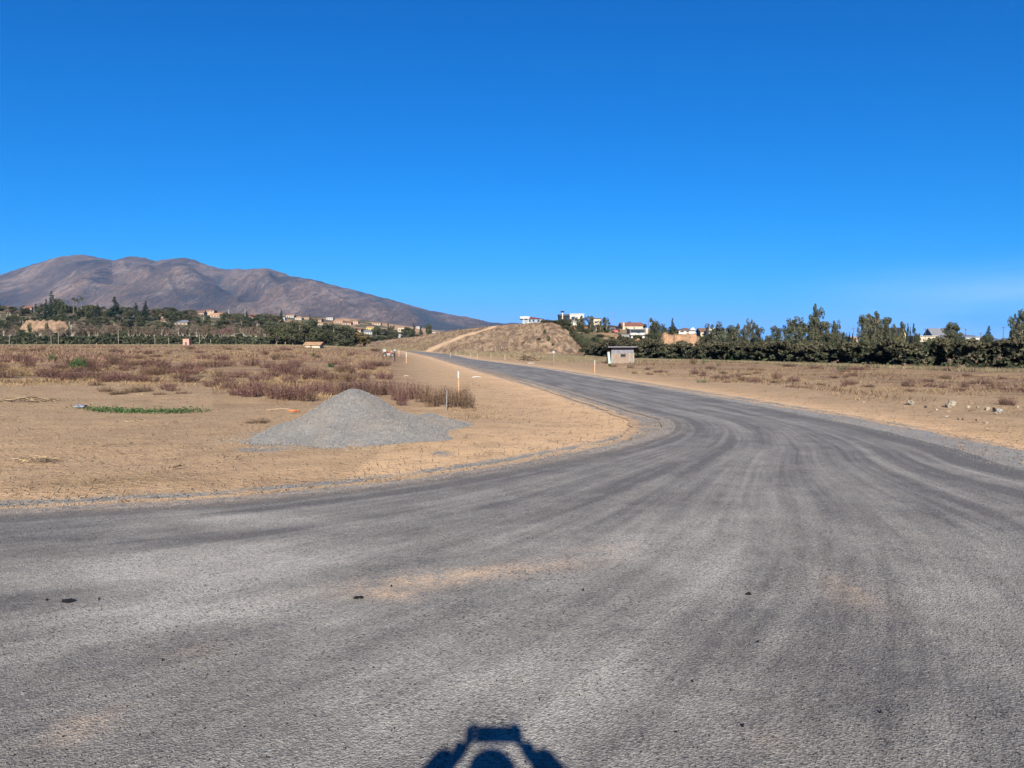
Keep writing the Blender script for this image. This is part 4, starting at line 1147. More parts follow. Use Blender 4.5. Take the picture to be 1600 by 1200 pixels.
RH = [g2(*q) for q in ((922, 556), (950, 559), (1000, 562), (1100, 564), (1200, 567.5), (1300, 570.5), (1400, 574), (1500, 577), (1600, 579), (1680, 581))]
RHc = cat(RH, 4)
AR = arc(RHc)
hpx = lambda s: 800 + FPX * np.interp(s, AR, RHc[:, 0]) / np.interp(s, AR, RHc[:, 1])
def RHh(s):
    p_ = hpx(s); Yh = np.interp(s, AR, RHc[:, 1]); top = np.interp(p_, [922, 960, 1000, 1060, 1150, 1250, 1330, 1400, 1450, 1520, 1560, 1600, 1700], [538, 531, 531, 536, 537, 537, 538, 535, 532, 536, 530, 530, 530])
    return float(hz(top, Yh) - tz(np.interp(s, AR, RHc[:, 0]), Yh))
hedge('hedge', RHc, RHh, 2.4, .115, 130, 'long dark green hedge with brownish top running behind the right field', 5, ('hedge', 'hedgetop'), .42)
LH = [(a / FPX * 300 - 800 / FPX * 300, 300) for a in range(-60, 560, 40)]
hedge('hedge', LH, lambda s: 3.1, 3.0, .36, 26, 'low dark green hedge along the far edge of the left field', 6, ('hedge', 'hedge'), .1)

# ------------------------------------------------------------------ trees, left
for px, top, w, lab in ((27, 503, 12, 'dark tree in front of the left end of the earth bank'), (48, 499, 7, 'narrow dark tree splitting the earth bank'), (75, 500, 7, 'second narrow dark tree splitting the earth bank'), (58, 511, 12, 'low dark shrub tree below the earth bank')):
    tree('oak', px, top, 338, w, lab)
BR = 'bare trees behind the left hedge'
random.seed(21)
for k, px in enumerate([-12, 10, 24, 62, 78, 95, 112, 126, 141, 152, 166, 178, 191, 204, 216, 229, 243, 256, 270, 282, 296, 309, 322, 335, 368, 381, 393, 404]):
    top = 498 + random.uniform(-4, 6) - (3 if 140 < px < 200 else 0)
    tree('bare', px, top, random.uniform(312, 332), random.uniform(26, 38), 'leafless grey-brown tree with pale trunk behind the left hedge', group=BR)
tree('red', 347, 502, 318, 26, 'leafless tree with reddish twigs, left one of the reddish pair by the hut')
tree('red', 360, 501, 322, 26, 'leafless tree with reddish twigs, right one of the reddish pair')
for px in (406, 414, 421, 430):
    tree('bare', px, 507 + random.uniform(-2, 3), 300, 11, 'slender pale-trunked leafless poplar left of the dark grove', group='slender bare poplars')
for px, top, w, lab in ((36, 512, 18, 'low dark evergreen among the bare trees at far left'), (47, 516, 14, 'small dark evergreen beside the low one at far left'), (170, 517, 20, 'dark rounded evergreen low behind the bare trees'),
                        (190, 514, 20, 'broad dark evergreen glimpsed through bare trunks'), (255, 521, 12, 'small dark evergreen right of centre among bare trees')):
    tree('oak', px, top, 308, w, lab)
EG = 'evergreens of the dark grove'
for px, top, w in ((432, 500, 26), (446, 497, 24), (458, 503, 22), (469, 499, 24), (480, 493, 26), (489, 496, 24), (500, 505, 24), (512, 507, 24), (523, 503, 26), (533, 506, 22), (543, 508, 22), (552, 510, 20)):
    tree('euc' if px % 2 else 'oak', px, top, random.uniform(268, 300), w * 1.3, 'dense dark grey-green tree in the grove above the yellow hut', group=EG)
tree('oak', 487, 494, 300, 20, 'tallest dark tree of the grove with a brownish shoulder')
tree('oak', 421, 497, 420, 18, 'rounded dark tree left of the grove')
tree('autumn', 560, 514, 285, 24, 'yellow-green tree at the right end of the dark grove')
tree('autumn', 571, 519, 290, 18, 'lower yellowish tree beside the yellow-green one')
for px, top, w in ((555, 528, 20), (570, 527, 22), (583, 525, 20), (596, 524, 18), (610, 526, 18)):
    tree('oak', px, top, 300 + px * .1, w, 'low green tree at the foot of the town slope', group='low trees under the town')
MG = 'trees around the town houses'
for px, top, w, kd in ((588, 508, 16, 'oak'), (592, 519, 14, 'conifer'), (604, 513, 18, 'euc'), (612, 508, 12, 'euc'), (618, 514, 14, 'oak'), (636, 508, 18, 'oak'), (643, 513, 12, 'oak'), (628, 518, 14, 'oak'), (648, 521, 18, 'oak'), (656, 522, 14, 'oak')):
    tree(kd, px, top, random.uniform(430, 520), w, 'dark green tree among the houses of the far town', group=MG)
tree('conifer', 647, 505, 560, 8, 'small dark conifer left of the tiny white house'); tree('conifer', 658, 508, 560, 8, 'small dark conifer right of the tiny white house')
tree('oak', 670, 502.5, 430, 11, 'lone round-headed tree standing above the left end of the brown hill')
tree('oak', 673, 511, 430, 7, 'short dark tree right under the lone round-headed tree')
tree('cypress', 607, 502, 600, 3, 'thin dark cypress spike on the town skyline')
# crest canopy of the left hillside
random.seed(5)
HG = 'trees covering the left hillside'
cnt = 0
for k in range(285):
    Y = random.uniform(338, 640); px = random.uniform(-30, 430)
    if 20 < px < 104 and Y < 400: continue
    if 300 < px and Y > 560: continue
    e = HOR - (hz(HOR, Y) - tz((px - 800) / FPX * Y, Y)) * 0
    gy = HOR - (tz((px - 800) / FPX * Y, Y) - EYE) / Y * FPX
    hpx_ = random.uniform(9, 20) * (1.15 if Y < 450 else .85)
    tree(random.choice(['oak', 'oak', 'oak', 'bare', 'euc', 'bare']) if px < 330 else random.choice(['oak', 'euc', 'bare']), px, gy - hpx_, Y, hpx_ * random.uniform(1.2, 1.8), 'rounded olive-green tree in the wooded left hillside', group=HG)
for px, top, w, kd, lab in ((84, 454, 16, 'conifer', 'large dark pine, tallest at the left, above the tiled roofs'), (92, 463, 22, 'oak', 'broad dark cypress mass right of the large pine'), (103, 467, 16, 'oak', 'dark rounded crown right of the broad cypress mass'),
        (75, 466, 12, 'conifer', 'smaller dark pine leaning on the large pine'), (182, 463, 22, 'conifer', 'broad dark conifer right of the palms'), (215, 470, 7, 'cypress', 'narrow dark columnar cypress'), (230, 469, 17, 'conifer', 'pointed dark conifer right of the columnar cypress'),
        (141, 472, 12, 'oak', 'brownish-green tree just right of the palms'), (155, 474, 14, 'conifer', 'bushy conifer between palms and broad conifer'), (168, 481, 14, 'oak', 'dark tree at the left foot of the broad conifer'),
        (202, 480, 16, 'oak', 'green rounded tree left of the columnar cypress'), (222, 484, 16, 'oak', 'light green tree at the foot of the two cypresses'), (265, 485, 14, 'oak', 'dark round tree behind the rust-red roof'), (279, 483, 16, 'oak', 'taller round tree right above the rust-red roof'),
        (295, 489, 16, 'oak', 'green tree left of the hill town'), (308, 492, 12, 'oak', 'green tree under the cream town house'), (326, 491, 9, 'oak', 'dark tree in front of the town villa'), (349, 488, 12, 'euc', 'loose tree right of the town villa'),
        (370, 488, 12, 'oak', 'pale green tree right of the white mast'), (377, 489, 8, 'euc', 'slim tree beside the pale green one'), (387, 486, 10, 'conifer', 'dark pointed tree left of the maroon bush'), (391, 494, 12, 'oak', 'dark spreading tree below the pointed one'),
        (441, 483, 9, 'conifer', 'lone dark conifer on the far skyline'), (432, 491, 18, 'autumn', 'light yellow-green tree above the bare poplars'), (485, 490, 5, 'conifer', 'small dark spike on the skyline above the grove')):
    tree(kd, px, top, 500 if px < 430 else 560, w, lab)
tree('red', 402, 497, 480, 14, 'maroon-leaved round bush among the houses', cat='tree')
for px, top, lab in ((117.5, 463.5, 'leftmost of the three tall palms'), (123.5, 466, 'middle and lowest of the three tall palms'), (130, 462.5, 'rightmost and tallest of the three tall palms')):
    tree('palm', px, top - 1, 520, 11, lab)
tree('palm', 118, 492, 420, 12, 'short yellow-green palm below the three tall ones')
# the eroded bank below the left hillside
def bankmesh(px0, px1, y0, y1, Y, label, seed):
    n, m = 40, 9; V = []
    for j in range(m):
        for i in range(n):
            px = px0 + (px1 - px0) * i / (n - 1); q = j / (m - 1)
            ww = 1 - max(0, abs(2 * i / (n - 1) - 1) - .8) * 3
            zt, zb = hz(y0 + 2 * (2 * vnoise(px * .2, seed) - 1), Y), hz(y1, Y)
            V.append(((px - 800) / FPX * Y, Y + q * 5 + 2.2 * (float(fbm(px * .22, q * 2 + seed)) - .5) - (5 if q == 0 else 0) * 0, zb - 2 + (zt - zb + 2) * q * ww))
    for i in range(n): V.append((V[(m - 1) * n + i][0] * (Y + 14) / (Y + 5), Y + 14, V[(m - 1) * n + i][2] - 1.5))
    idx = np.arange(n * (m + 1)).reshape(m + 1, n); F = np.stack([idx[:-1, :-1], idx[:-1, 1:], idx[1:, 1:], idx[1:, :-1]], -1).reshape(-1, 4)
    return tag(link('earth_bank', mesh_np('earth_bank', V, F, M['bankearth' if px0 > 100 else 'bankdark'], True)), label, 'earth bank', kind='structure')
M['bankearth'] = simple('eroded_earth', (0.36, 0.215, 0.125), .5, .5, bump=.6)
M['bankdark'] = simple('eroded_brown_earth', (0.30, 0.20, 0.13), .5, .5, bump=.6)
bankmesh(24, 100, 500, 513, 352, 'eroded orange-brown earth bank below the left houses', 3)
bankmesh(1034, 1100, 521, 541, 232, 'bare orange cut bank below the white bungalow', 8)
bankmesh(976, 1006, 529.5, 537, 238, 'short yellow-orange bank below the white balcony house', 12)
bankmesh(960, 985, 524, 531, 262, 'small reddish earth bank left of the white balcony house', 15)

# ------------------------------------------------------------------ trees, right
random.seed(33)
for px, top, w, lab in ((893, 497, 7, 'small leafy tree in front of the black and white house'), (900, 494, 8, 'slim leafy tree against the white house wall'), (909, 492, 13, 'fuller leafy tree at the right corner of the white house'),
                        (923, 492, 12, 'pointed leafy tree between the white and cream houses'), (947, 495, 12, 'loose leafy tree right of the cream house'), (938, 500, 8, 'low leafy tree beside the cream house')):
    tree('euc', px, top, 283, w * 1.1, lab)
for px, top, w in ((933, 518, 7), (947, 516, 8), (957, 518, 6)):
    tree('oak', px, top, 282, w, 'small rounded green tree on the slope below the orange house', group='small trees below the orange house')
tree('euc', 1019, 495, 248, 20, 'tall dense dark tree right of the white balcony house', var=2); tree('euc', 1026, 502, 246, 16, 'second dense tree leaning on the tall one')
tree('euc', 1011, 520, 244, 16, 'low dark tree at the left foot of the tall dense tree'); tree('oak', 1030, 519, 240, 20, 'rounded green tree at the right foot of the tall dense tree')
tree('euc', 1037, 506, 262, 15, 'medium tree between the tall tree and the pine')
tree('conifer', 1050, 496.5, 300, 13, 'dark pointed pine behind the palm on the cut bank'); tree('oak', 1050, 508, 298, 19, 'dark bushy tree at the foot of the pine')
tree('palm', 1053, 514, 215, 15, 'single palm with thick trunk in front of the orange cut bank')
tree('oak', 983, 500, 380, 7, 'small round tree behind the red roof'); tree('oak', 1006, 504, 350, 9, 'dark tree at the right end of the red roof')
tree('oak', 975, 529, 205, 18, 'rounded shrub-like tree above the shed roof'); tree('oak', 960, 532, 205, 18, 'low green tree left above the shed roof')
tree('oak', 990, 533, 200, 20, 'low green tree right above the shed roof')
tree('oak', 999, 508, 345, 9, 'low bush tree in front of the red roof')
for px, top, w, kd, lab in (
    (1099, 519, 13, 'oak', 'low grey-green tree left of the first eucalyptus pair'), (1110, 516, 18, 'euc', 'grey-green eucalyptus in front of the white wall block'), (1122, 502, 22, 'euc', 'tall round-topped eucalyptus, first of the row'), (1133, 506, 20, 'euc', 'brownish-tinged eucalyptus, second of the right-hand row'),
    (1151, 504, 15, 'euc', 'narrow pale eucalyptus left of the twin-topped one'), (1161, 506, 13, 'euc', 'low part of the twin-topped eucalyptus group'), (1168, 497, 10, 'euc', 'left top of the twin-topped eucalyptus'), (1175, 497, 9, 'euc', 'right top of the twin-topped eucalyptus'),
    (1183, 506, 14, 'euc', 'flat-topped dense eucalyptus right of the twin tops'), (1201, 520, 13, 'oak', 'low rounded tree in the gap of the eucalyptus row'), (1214, 507, 17, 'euc', 'eucalyptus just right of the gap'),
    (1229, 508, 16, 'euc', 'dark eucalyptus left of the large leaning one'), (1241, 494, 24, 'euc', 'large dark eucalyptus with broad left shoulder'), (1252, 496, 22, 'euc', 'dark eucalyptus between the broad one and the tallest'),
    (1262, 490, 18, 'euc', 'dark eucalyptus supporting the tallest crown'), (1273, 472, 17, 'euc', 'tallest eucalyptus with a small separate head'), (1282, 500, 20, 'euc', 'grey-green eucalyptus right of the tallest'), (1290, 500, 12, 'euc', 'light tufted eucalyptus right of the tallest one'),
    (1302, 499, 13, 'euc', 'bright green pointed eucalyptus'), (1296, 514, 24, 'oak', 'pale grey-green spreading tree in front of the eucalyptus'), (1315, 513, 10, 'oak', 'small olive tree before the cypresses'),
    (1349, 489, 14, 'euc', 'left spire of the big broad eucalyptus'), (1358, 489, 26, 'euc', 'big broad eucalyptus, left half'), (1366, 484, 22, 'euc', 'big broad eucalyptus, highest spire'), (1378, 493, 22, 'euc', 'big broad eucalyptus, right half'), (1385, 503, 14, 'euc', 'right flank tree of the big broad eucalyptus'),
    (1394, 505, 8, 'euc', 'slim dark tree left of the yellow A-frame'), (1410, 500, 8, 'euc', 'rounded slim tree just right of the yellow gable'), (1417, 500, 4.5, 'cypress', 'thin cypress right of the yellow gable'), (1421, 507, 3, 'cypress', 'thinnest and shortest cypress right of the yellow gable'),
    (1426, 503, 6, 'cypress', 'dark double-tipped cypress left of the cream warehouse'), (1431, 514, 10, 'oak', 'low dark tree at the left end of the cream warehouse'), (1484, 497, 25, 'oak', 'umbrella-shaped tree with brownish crown before the grey A-frame'), (1482, 514, 16, 'euc', 'lower grey foliage under the umbrella-shaped tree'),
    (1497, 518, 13, 'euc', 'low tree right of the umbrella-shaped tree'), (1543, 508.5, 14, 'conifer', 'single dark pointed tree near the right edge'), (1540, 518, 18, 'oak', 'dark base shrub of the single pointed tree'),
    (1582, 488, 12, 'euc', 'dark loose eucalyptus left of the right-edge one'), (1588, 482, 16, 'euc', 'tall dark eucalyptus at the right edge of the view'), (1601, 492, 20, 'euc', 'eucalyptus cut by the right edge of the view'), (1594, 505, 18, 'euc', 'lower dark crown under the right-edge eucalyptus')):
    tree(kd, px, top, random.uniform(215, 262), w * 1.15, lab)
for px in (1322, 1326, 1331): tree('cypress', px, 517 + (px - 1322) * .4, 235, 4, 'short dark cypress in the trio right of the olive tree', group='trio of short cypresses')
for px in (1191, 1195): tree('cypress', px, 524, 240, 3, 'tiny dark cypress in the gap of the row', group='pair of tiny cypresses')
# lower filling shrubs behind the hedge
FG = 'shrubs behind the right hedge'
for k in range(56):
    px = 940 + k * 12.0 + random.uniform(-5, 5); Yk = random.uniform(158, 205) if px < 1150 else random.uniform(110, 190)
    bush(px, np.interp(px, [930, 1000, 1040, 1100, 1200, 1400, 1600], [524, 536, 541, 540, 530, 524, 524]) + random.uniform(-4, 5), Yk, random.uniform(16, 26), 'dusty green shrub rising behind the right hedge', FG, 'oak')
# bushes on the crest and nose of the brown hill
for px, yb_, top, w, lab in ((849, 503, 498, 9, 'first dark bush right of the blue-grey house'), (857, 503, 498.5, 11, 'brownish bush on the hill crest'), (866, 506, 499, 12, 'dark bush near the top of the hill nose'), (876, 510, 497, 20, 'large dark bush crowning the hill nose'),
                             (884, 515, 500, 18, 'dark bush on the shoulder of the hill nose'), (891, 520, 510, 12, 'bush halfway down the shoulder')):
    Yb = 268; bush(px, top, Yb, w * 1.25, lab)
for k in range(26):
    q = k / 25; px = 893 + 42 * q + random.uniform(-1.5, 4) + (8 if k % 2 else 0); Yk = 250 - 52 * q
    gy = HOR - (tz((px - 800) / FPX * Yk, Yk) - EYE) / Yk * FPX
    bush(px, 516 + 27 * q + random.uniform(-2, 2), Yk, random.uniform(12, 20), 'dark green thicket bush on the right flank of the brown hill', 'thicket on the flank of the brown hill')
for k in range(40):
    px = 905 + random.uniform(0, 125); Yk = random.uniform(205, 285)
    gy = HOR - (tz((px - 800) / FPX * Yk, Yk) - EYE) / Yk * FPX
    bush(px, gy - random.uniform(5, 10), Yk, random.uniform(9, 17), 'green shrub on the slope below the orange house', 'shrubs below the orange house', random.choice(['oak', 'bare', 'oak']))
for px, py, w, h in ((857, 533, 6, 11), (851, 521, 6, 7), (842, 531, 8, 4), (864, 540, 5, 4), (818, 537, 3, 4), (880, 514, 7, 5)):
    q = gp(px, py); bush(px, py - h, q.y, w, 'dark green shrub dotted on the face of the brown hill', 'shrubs on the face of the brown hill')

# ------------------------------------------------------------------ poles and posts
def post(name, px, yb, yt, wpx, mats, label, cat, group=None, split=None, cap=None, Y=None, lean=0.0):
    p = gp(px, yb) if Y is None else Vector(((px - 800) / FPX * Y, Y, tz((px - 800) / FPX * Y, Y)))
    H = hz(yt, p.y) - p.z; w = max(wpx * .72 / FPX * p.y / 2, .012)
    root = empty(name, (p.x, p.y, p.z)); root.rotation_euler = (0, lean, random.uniform(0, .4)); tag(root, label, cat, group)
    if split:
        MB().box(-w, w, -w, w, -.2, H * split).build('stake_shaft', M[mats[0]], root); MB().box(-w * 1.02, w * 1.02, -w * 1.02, w * 1.02, H * split + .001, H).build('painted_tip', M[mats[1]], root)
    else: MB().tube([(0, 0, -.2), (0, 0, H)], w, 6).build('shaft', M[mats[0]], root)
    if cap: MB().ball((0, 0, H + cap * .3), cap, 8, 6).build('cap', M['white'], root)
    return root
post('survey_stake', 716, 633, 580, 3.0, ('wood', 'white'), 'tall raw-wood stake with white painted tip beside the gravel pile', 'stake', split=.80)
post('marker_post', 697.5, 638, 609, 2.4, ('greypost',), 'short weathered grey post just left of the white-tipped stake', 'post', lean=R(2))
post('marker_post', 617, 565, 548, 2.2, ('black',), 'thin black post with white head at the far left side of the road', 'post', cap=.12)
post('survey_stake', 635, 567.5, 551, 1.6, ('wood', 'white'), 'thin pale stake right of the black post', 'stake', split=.6)
post('survey_stake', 623.5, 557, 547, 1.3, ('wood', 'white'), 'faint pinkish stake at the far end of the road', 'stake', split=.6)
post('marker_post', 865, 570, 551.5, 2.0, ('greypost',), 'grey post with white cap on the right verge below the hill', 'post', cap=.17)
post('survey_stake', 929, 583, 563, 1.8, ('wood', 'white'), 'pale wooden stake on the right verge left of the shed', 'stake', split=.7)
for px, yb_, yt in ((704, 558, 550), (712.5, 556, 548), (735.5, 558, 551), (746, 560, 552), (767, 560, 551), (789, 563, 554)):
    post('fence_post', px, yb_, yt, 1.0, ('cream',), 'thin pale fence post on the right verge at the foot of the hill', 'post', 'thin posts at the foot of the hill')
for px, yb_, yt in ((1058, 563, 551), (1159.5, 565, 551), (1316, 569, 554)):
    post('fence_post', px, yb_, yt, 1.3, ('pale_bark',), 'thin pale post standing in front of the right hedge', 'post', 'posts in front of the right hedge')
post('survey_stake', 1592, 578, 553, 2.2, ('orange', 'greenp'), 'orange stake with green tip before the hedge at the right edge', 'stake', split=.85)
for px, yt in ((16, 525), (81, 524), (92.5, 519), (186, 517), (243, 527), (264.5, 528), (312.5, 521), (330, 530)):
    post('fence_post', px, 541, yt, .8, ('pale_bark',), 'tall thin pale post along the left hedge', 'post', 'pale posts along the left hedge', Y=286)
def pole(px, yt, Y, label, arm=1.6, wpx=.9, group=None, mat='polewood'):
    x = (px - 800) / FPX * Y; zb = tz(x, Y); H = hz(yt, Y) - zb
    root = empty('utility_pole', (x, Y, zb), random.uniform(-.4, .4)); tag(root, label, 'utility pole', group)
    w = wpx / FPX * Y / 2
    MB().tube([(0, 0, -.3), (0, 0, H)], [w, w * .7], 6).build('pole', M[mat], root)
    if arm:
        ca = MB().box(-arm / 2, arm / 2, -.06, .06, H - .75, H - .6).build('crossarm', M[mat], root)
        for q in (-.8, 0, .8): MB().tube([(q * arm / 2, 0, H - .6), (q * arm / 2, 0, H - .4)], .05, 5).build('insulator', M['grey'], ca)
    return root
for px, yt, lab in ((1444.5, 512, 'utility pole above the cream warehouse'), (1507, 512.5, 'slightly thicker pole right of the umbrella-shaped tree'), (1531, 519, 'low utility pole left of the single pointed tree'),
                    (1566, 509.5, 'tall utility pole left of the right-edge eucalyptus'), (1582.5, 504, 'thin pole beside the right-edge eucalyptus'), (1332, 511, 'thin pole behind the cypress trio'),
                    (1105, 504, 'thin pole above the white wall block'), (1013, 500, 'grey pole left of the tall dense tree')):
    pole(px, yt, 300, lab)
pole(956, 487, 380, 'thin grey lamp-like mast above the dark shelter', .9, .6, mat='greypost'); pole(939, 486, 380, 'faint thin mast above the cream house', .5, .4, mat='greypost')
pole(359, 483, 700, 'thin white mast rising beside the hill town', 0, .7, mat='white'); pole(56, 474, 560, 'pale utility pole above the pinkish house', 1.2, .8, mat='concrete'); pole(384.5, 481, 800, 'thin white mast right of the hill town', 0, .6, mat='white')

# ------------------------------------------------------------------ small weeds and bushes of the fields
def weed_mesh(name, r, mat, stems=64, leafn=11, leaf=.020, wstem=.006, spread=.42, curl=.25):
    n = stems; a = r.uniform(0, 6.28, n); q = r.uniform(0, 1, n) ** .6 * spread
    bx_, by_ = np.cos(a) * q * .75, np.sin(a) * q * .75
    h = r.uniform(.45, 1.0, n) * (1 - .35 * (q / spread) ** 2)
    lx, ly = np.cos(a) * curl * q / spread * h + r.normal(0, .05, n), np.sin(a) * curl * q / spread * h + r.normal(0, .05, n)
    th = r.uniform(0, 3.14, n); wx, wy = np.cos(th) * wstem, np.sin(th) * wstem
    V = np.stack([np.column_stack([bx_ - wx, by_ - wy, 0 * h]), np.column_stack([bx_ + wx, by_ + wy, 0 * h]),
                  np.column_stack([bx_ + lx + wx * .4, by_ + ly + wy * .4, h]), np.column_stack([bx_ + lx - wx * .4, by_ + ly - wy * .4, h])], 1).reshape(-1, 3)
    F = np.arange(4 * n).reshape(n, 4); T = r.uniform(.1, .9, n)
    tt = r.uniform(.22, 1.02, (n, leafn))
    C = np.stack([bx_[:, None] + lx[:, None] * tt, by_[:, None] + ly[:, None] * tt, h[:, None] * tt], -1) + r.normal(0, .016, (n, leafn, 3)) * np.array([1, 1, .6])
    V2, F2 = leafquads(C.reshape(-1, 3), leaf, r, 0, .55)
    T2 = np.clip(np.repeat(T, leafn) + r.normal(0, .15, n * leafn), 0, 1)
    return mesh_np(name, np.vstack([V, V2]), np.vstack([F, F2 + 4 * n]), mat, fattrs=dict(tint=np.concatenate([T, T2])))
WM = {}
for kd, mt in (('red', 'weed'), ('brown', 'brownweed'), ('green', 'greenweed'), ('pale', 'palegreen'), ('straw', 'grass')):
    WM[kd] = [weed_mesh('weed', np.random.default_rng(700 + i + 10 * len(kd)), M[mt], 100 if kd in ('red', 'brown') else 80, 13 if kd != 'straw' else 4, .021 if kd != 'green' else .032) for i in range(5)]
KN = {'red': ('weed_clump', 'weed clump'), 'brown': ('weed_clump', 'weed clump'), 'green': ('green_bush', 'bush'), 'pale': ('green_weed', 'weed clump'), 'straw': ('grass_tuft', 'grass tuft')}
def weed(px, py, w, h, kd='red', label=None, group=None):
    p = gp(px, py); W = w * .95 / FPX * p.y; H = h * .88 / FPX * p.y
    o = link(KN[kd][0], random.choice(WM[kd])); o.location = (p.x, p.y, p.z - .02); o.rotation_euler = (0, 0, random.uniform(0, 6.28))
    s_ = max(W, .15); o.scale = (s_, s_, max(H, .12))
    return tag(o, label, KN[kd][1], group)
GL, GR, GF = 'red-brown weeds of the left field', 'red-brown weeds of the right field', 'weed belt behind the gravel pile'
LL = 'dry red-brown weed clump standing in the open left field'
LRt = 'dry red-brown weed clump in the open right field'
LF = 'upright dry red-brown weed in the belt behind the gravel pile'
random.seed(11)
for px, py, w, h in ((360, 608, 44, 22), (372, 618, 36, 24), (392, 620, 40, 26), (412, 618, 44, 28), (430, 622, 46, 30), (447, 624, 44, 32), (463, 621, 46, 34), (480, 624, 40, 30), (498, 614, 40, 26), (515, 616, 40, 26), (535, 612, 44, 24),
                     (552, 612, 40, 26), (570, 614, 44, 28), (588, 616, 40, 28), (606, 616, 44, 32), (622, 624, 36, 36), (628, 632, 26, 28), (645, 622, 40, 34), (662, 627, 40, 34), (676, 634, 36, 32), (690, 630, 36, 34), (706, 635, 34, 36), (722, 633, 34, 40), (731, 636, 30, 30)):
    weed(px, py, w * 1.1, h * 1.1, 'red' if px < 620 else random.choice(['brown', 'brown', 'red']), LF, GF)
for px, py, w, h in ((45, 574, 26, 24), (8, 590, 44, 20), (-8, 580, 40, 20), (28, 560, 40, 10), (70, 588, 40, 22), (90, 592, 50, 26), (112, 594, 46, 22), (130, 590, 40, 18), (158, 592, 44, 22), (180, 597, 50, 22), (205, 595, 46, 20), (228, 597, 46, 18),
                     (262, 608, 32, 18), (270, 612, 26, 14), (350, 597, 40, 18), (372, 590, 40, 16), (236, 573, 40, 22), (252, 580, 44, 26), (268, 584, 36, 18), (300, 578, 34, 20), (312, 580, 20, 12), (335, 573, 34, 18), (358, 572, 30, 16), (345, 563, 30, 14),
                     (392, 572, 36, 20), (318, 561, 30, 12), (180, 570, 44, 18), (155, 576, 40, 18), (138, 574, 30, 22), (200, 572, 30, 12), (212, 561, 26, 10), (455, 586, 44, 26), (478, 592, 48, 30), (495, 588, 40, 24), (440, 582, 36, 24), (420, 576, 32, 18),
                     (542, 580, 34, 20), (566, 592, 34, 20), (600, 592, 36, 18), (582, 573, 40, 14), (598, 572, 34, 11), (525, 570, 30, 12), (462, 570, 28, 14), (378, 587, 30, 14), (405, 595, 40, 16), (330, 603, 30, 14), (395, 606, 34, 18)):
    weed(px, py, w * 1.15, h, 'red', LL, GL)
n = 0
while n < 105:
    px, py = random.uniform(-20, 600), 546 + 52 * random.random() ** 1.2
    if vnoise(px / 45, py / 9) < .45 or (px > 560 and py > 580): continue
    k = (py - 538) / 60; weed(px, py, (10 + 30 * k) * random.uniform(.8, 1.5), (6 + 16 * k) * random.uniform(.6, 1.1), random.choice(['red', 'red', 'brown', 'brown', 'straw']), LL, GL); n += 1
for px, py, w, h in ((150, 603, 30, 12), (165, 612, 34, 12), (185, 616, 40, 10), (205, 614, 34, 14), (225, 612, 38, 16), (250, 618, 30, 10), (285, 617, 34, 10), (375, 616, 28, 14)):
    weed(px, py, w, h, 'brown', 'low brown dried weed at the near edge of the left field', 'brown weeds at the near edge of the left field')
for px, py, w, h, kd, lab in ((122, 577, 34, 27, 'green', 'largest bright green bush in the left field'), (83, 564, 19, 15, 'green', 'smaller green bush left of the largest one'), (517, 574, 15, 10, 'green', 'small green bush right of centre in the left field'),
        (489, 556, 10, 6, 'green', 'tiny green bush far out in the left field'), (544, 557, 11, 6, 'pale', 'grey-green tuft far out in the left field'), (375, 617, 16, 9, 'pale', 'grey-green plant at the left end of the weed belt'), (314, 590, 16, 6, 'green', 'flat green plant between the weeds'),
        (407, 662, 42, 14, 'brown', 'low dark dried shrub at the left foot of the gravel pile'), (389, 663, 18, 11, 'brown', 'smallest dried shrub left of the gravel pile'), (640, 689, 8, 12, 'green', 'green seedling at the front foot of the gravel pile'), (656, 687, 11, 11, 'green', 'leafy seedling at the right foot of the gravel pile'),
        (524, 617, 6, 48, 'straw', 'tall straw stalk behind the peak of the gravel pile'), (424, 606, 6, 34, 'straw', 'tall straw stalk left behind the gravel pile'),
        (1098, 598, 28, 8, 'pale', 'low round green cushion plant on the right verge'), (1317, 578, 26, 13, 'pale', 'grey-green bush at the foot of the hedge post'), (1123, 572, 12, 8, 'pale', 'grey-green tuft in the grass before the hedge'), (1148, 566, 22, 14, 'green', 'green shrub at the foot of the right hedge'),
        (953, 573, 8, 8, 'green', 'small yellow-green plant at the corner of the shed'), (981, 566, 12, 9, 'brown', 'dry plant growing against the shed wall'), (1099, 570, 10, 16, 'pale', 'tall yellowish stalk plant in the right field'), (1083, 569, 16, 14, 'brown', 'tall brown plant beside the yellowish stalk'),
        (990, 583, 9, 3, 'green', 'tiny green cushion on the right verge before the shed')):
    weed(px, py, w, h, kd, lab)
for px, py, w, h in ((1085, 585, 20, 13), (1099, 585, 16, 9), (1119, 591, 18, 10), (1150, 589, 24, 10), (1178, 598, 30, 13), (1214, 592, 22, 16), (1241, 597, 26, 14), (1240, 606, 34, 7), (1262, 607, 22, 6), (1326, 602, 32, 15), (1334, 587, 20, 8), (1418, 604, 26, 16), (1422, 611, 22, 6),
                     (1475, 606, 22, 9), (1500, 610, 26, 8), (1535, 600, 40, 12), (1555, 604, 34, 12), (1598, 612, 26, 12), (1575, 634, 34, 20), (1567, 633, 16, 22), (1012, 578, 16, 7), (960, 574, 14, 8), (985, 575, 16, 7), (1015, 585, 14, 5), (1450, 596, 30, 7)):
    weed(px, py, w, h, 'red', LRt, GR)
n = 0
while n < 46:
    px = random.uniform(1000, 1610); py = random.uniform(572, 604) + (px - 1300) * .018
    if vnoise(px / 50 + 9, py / 8) < .42: continue
    weed(px, py, random.uniform(14, 34), random.uniform(4, 10), random.choice(['red', 'brown', 'red', 'straw']), LRt, GR); n += 1

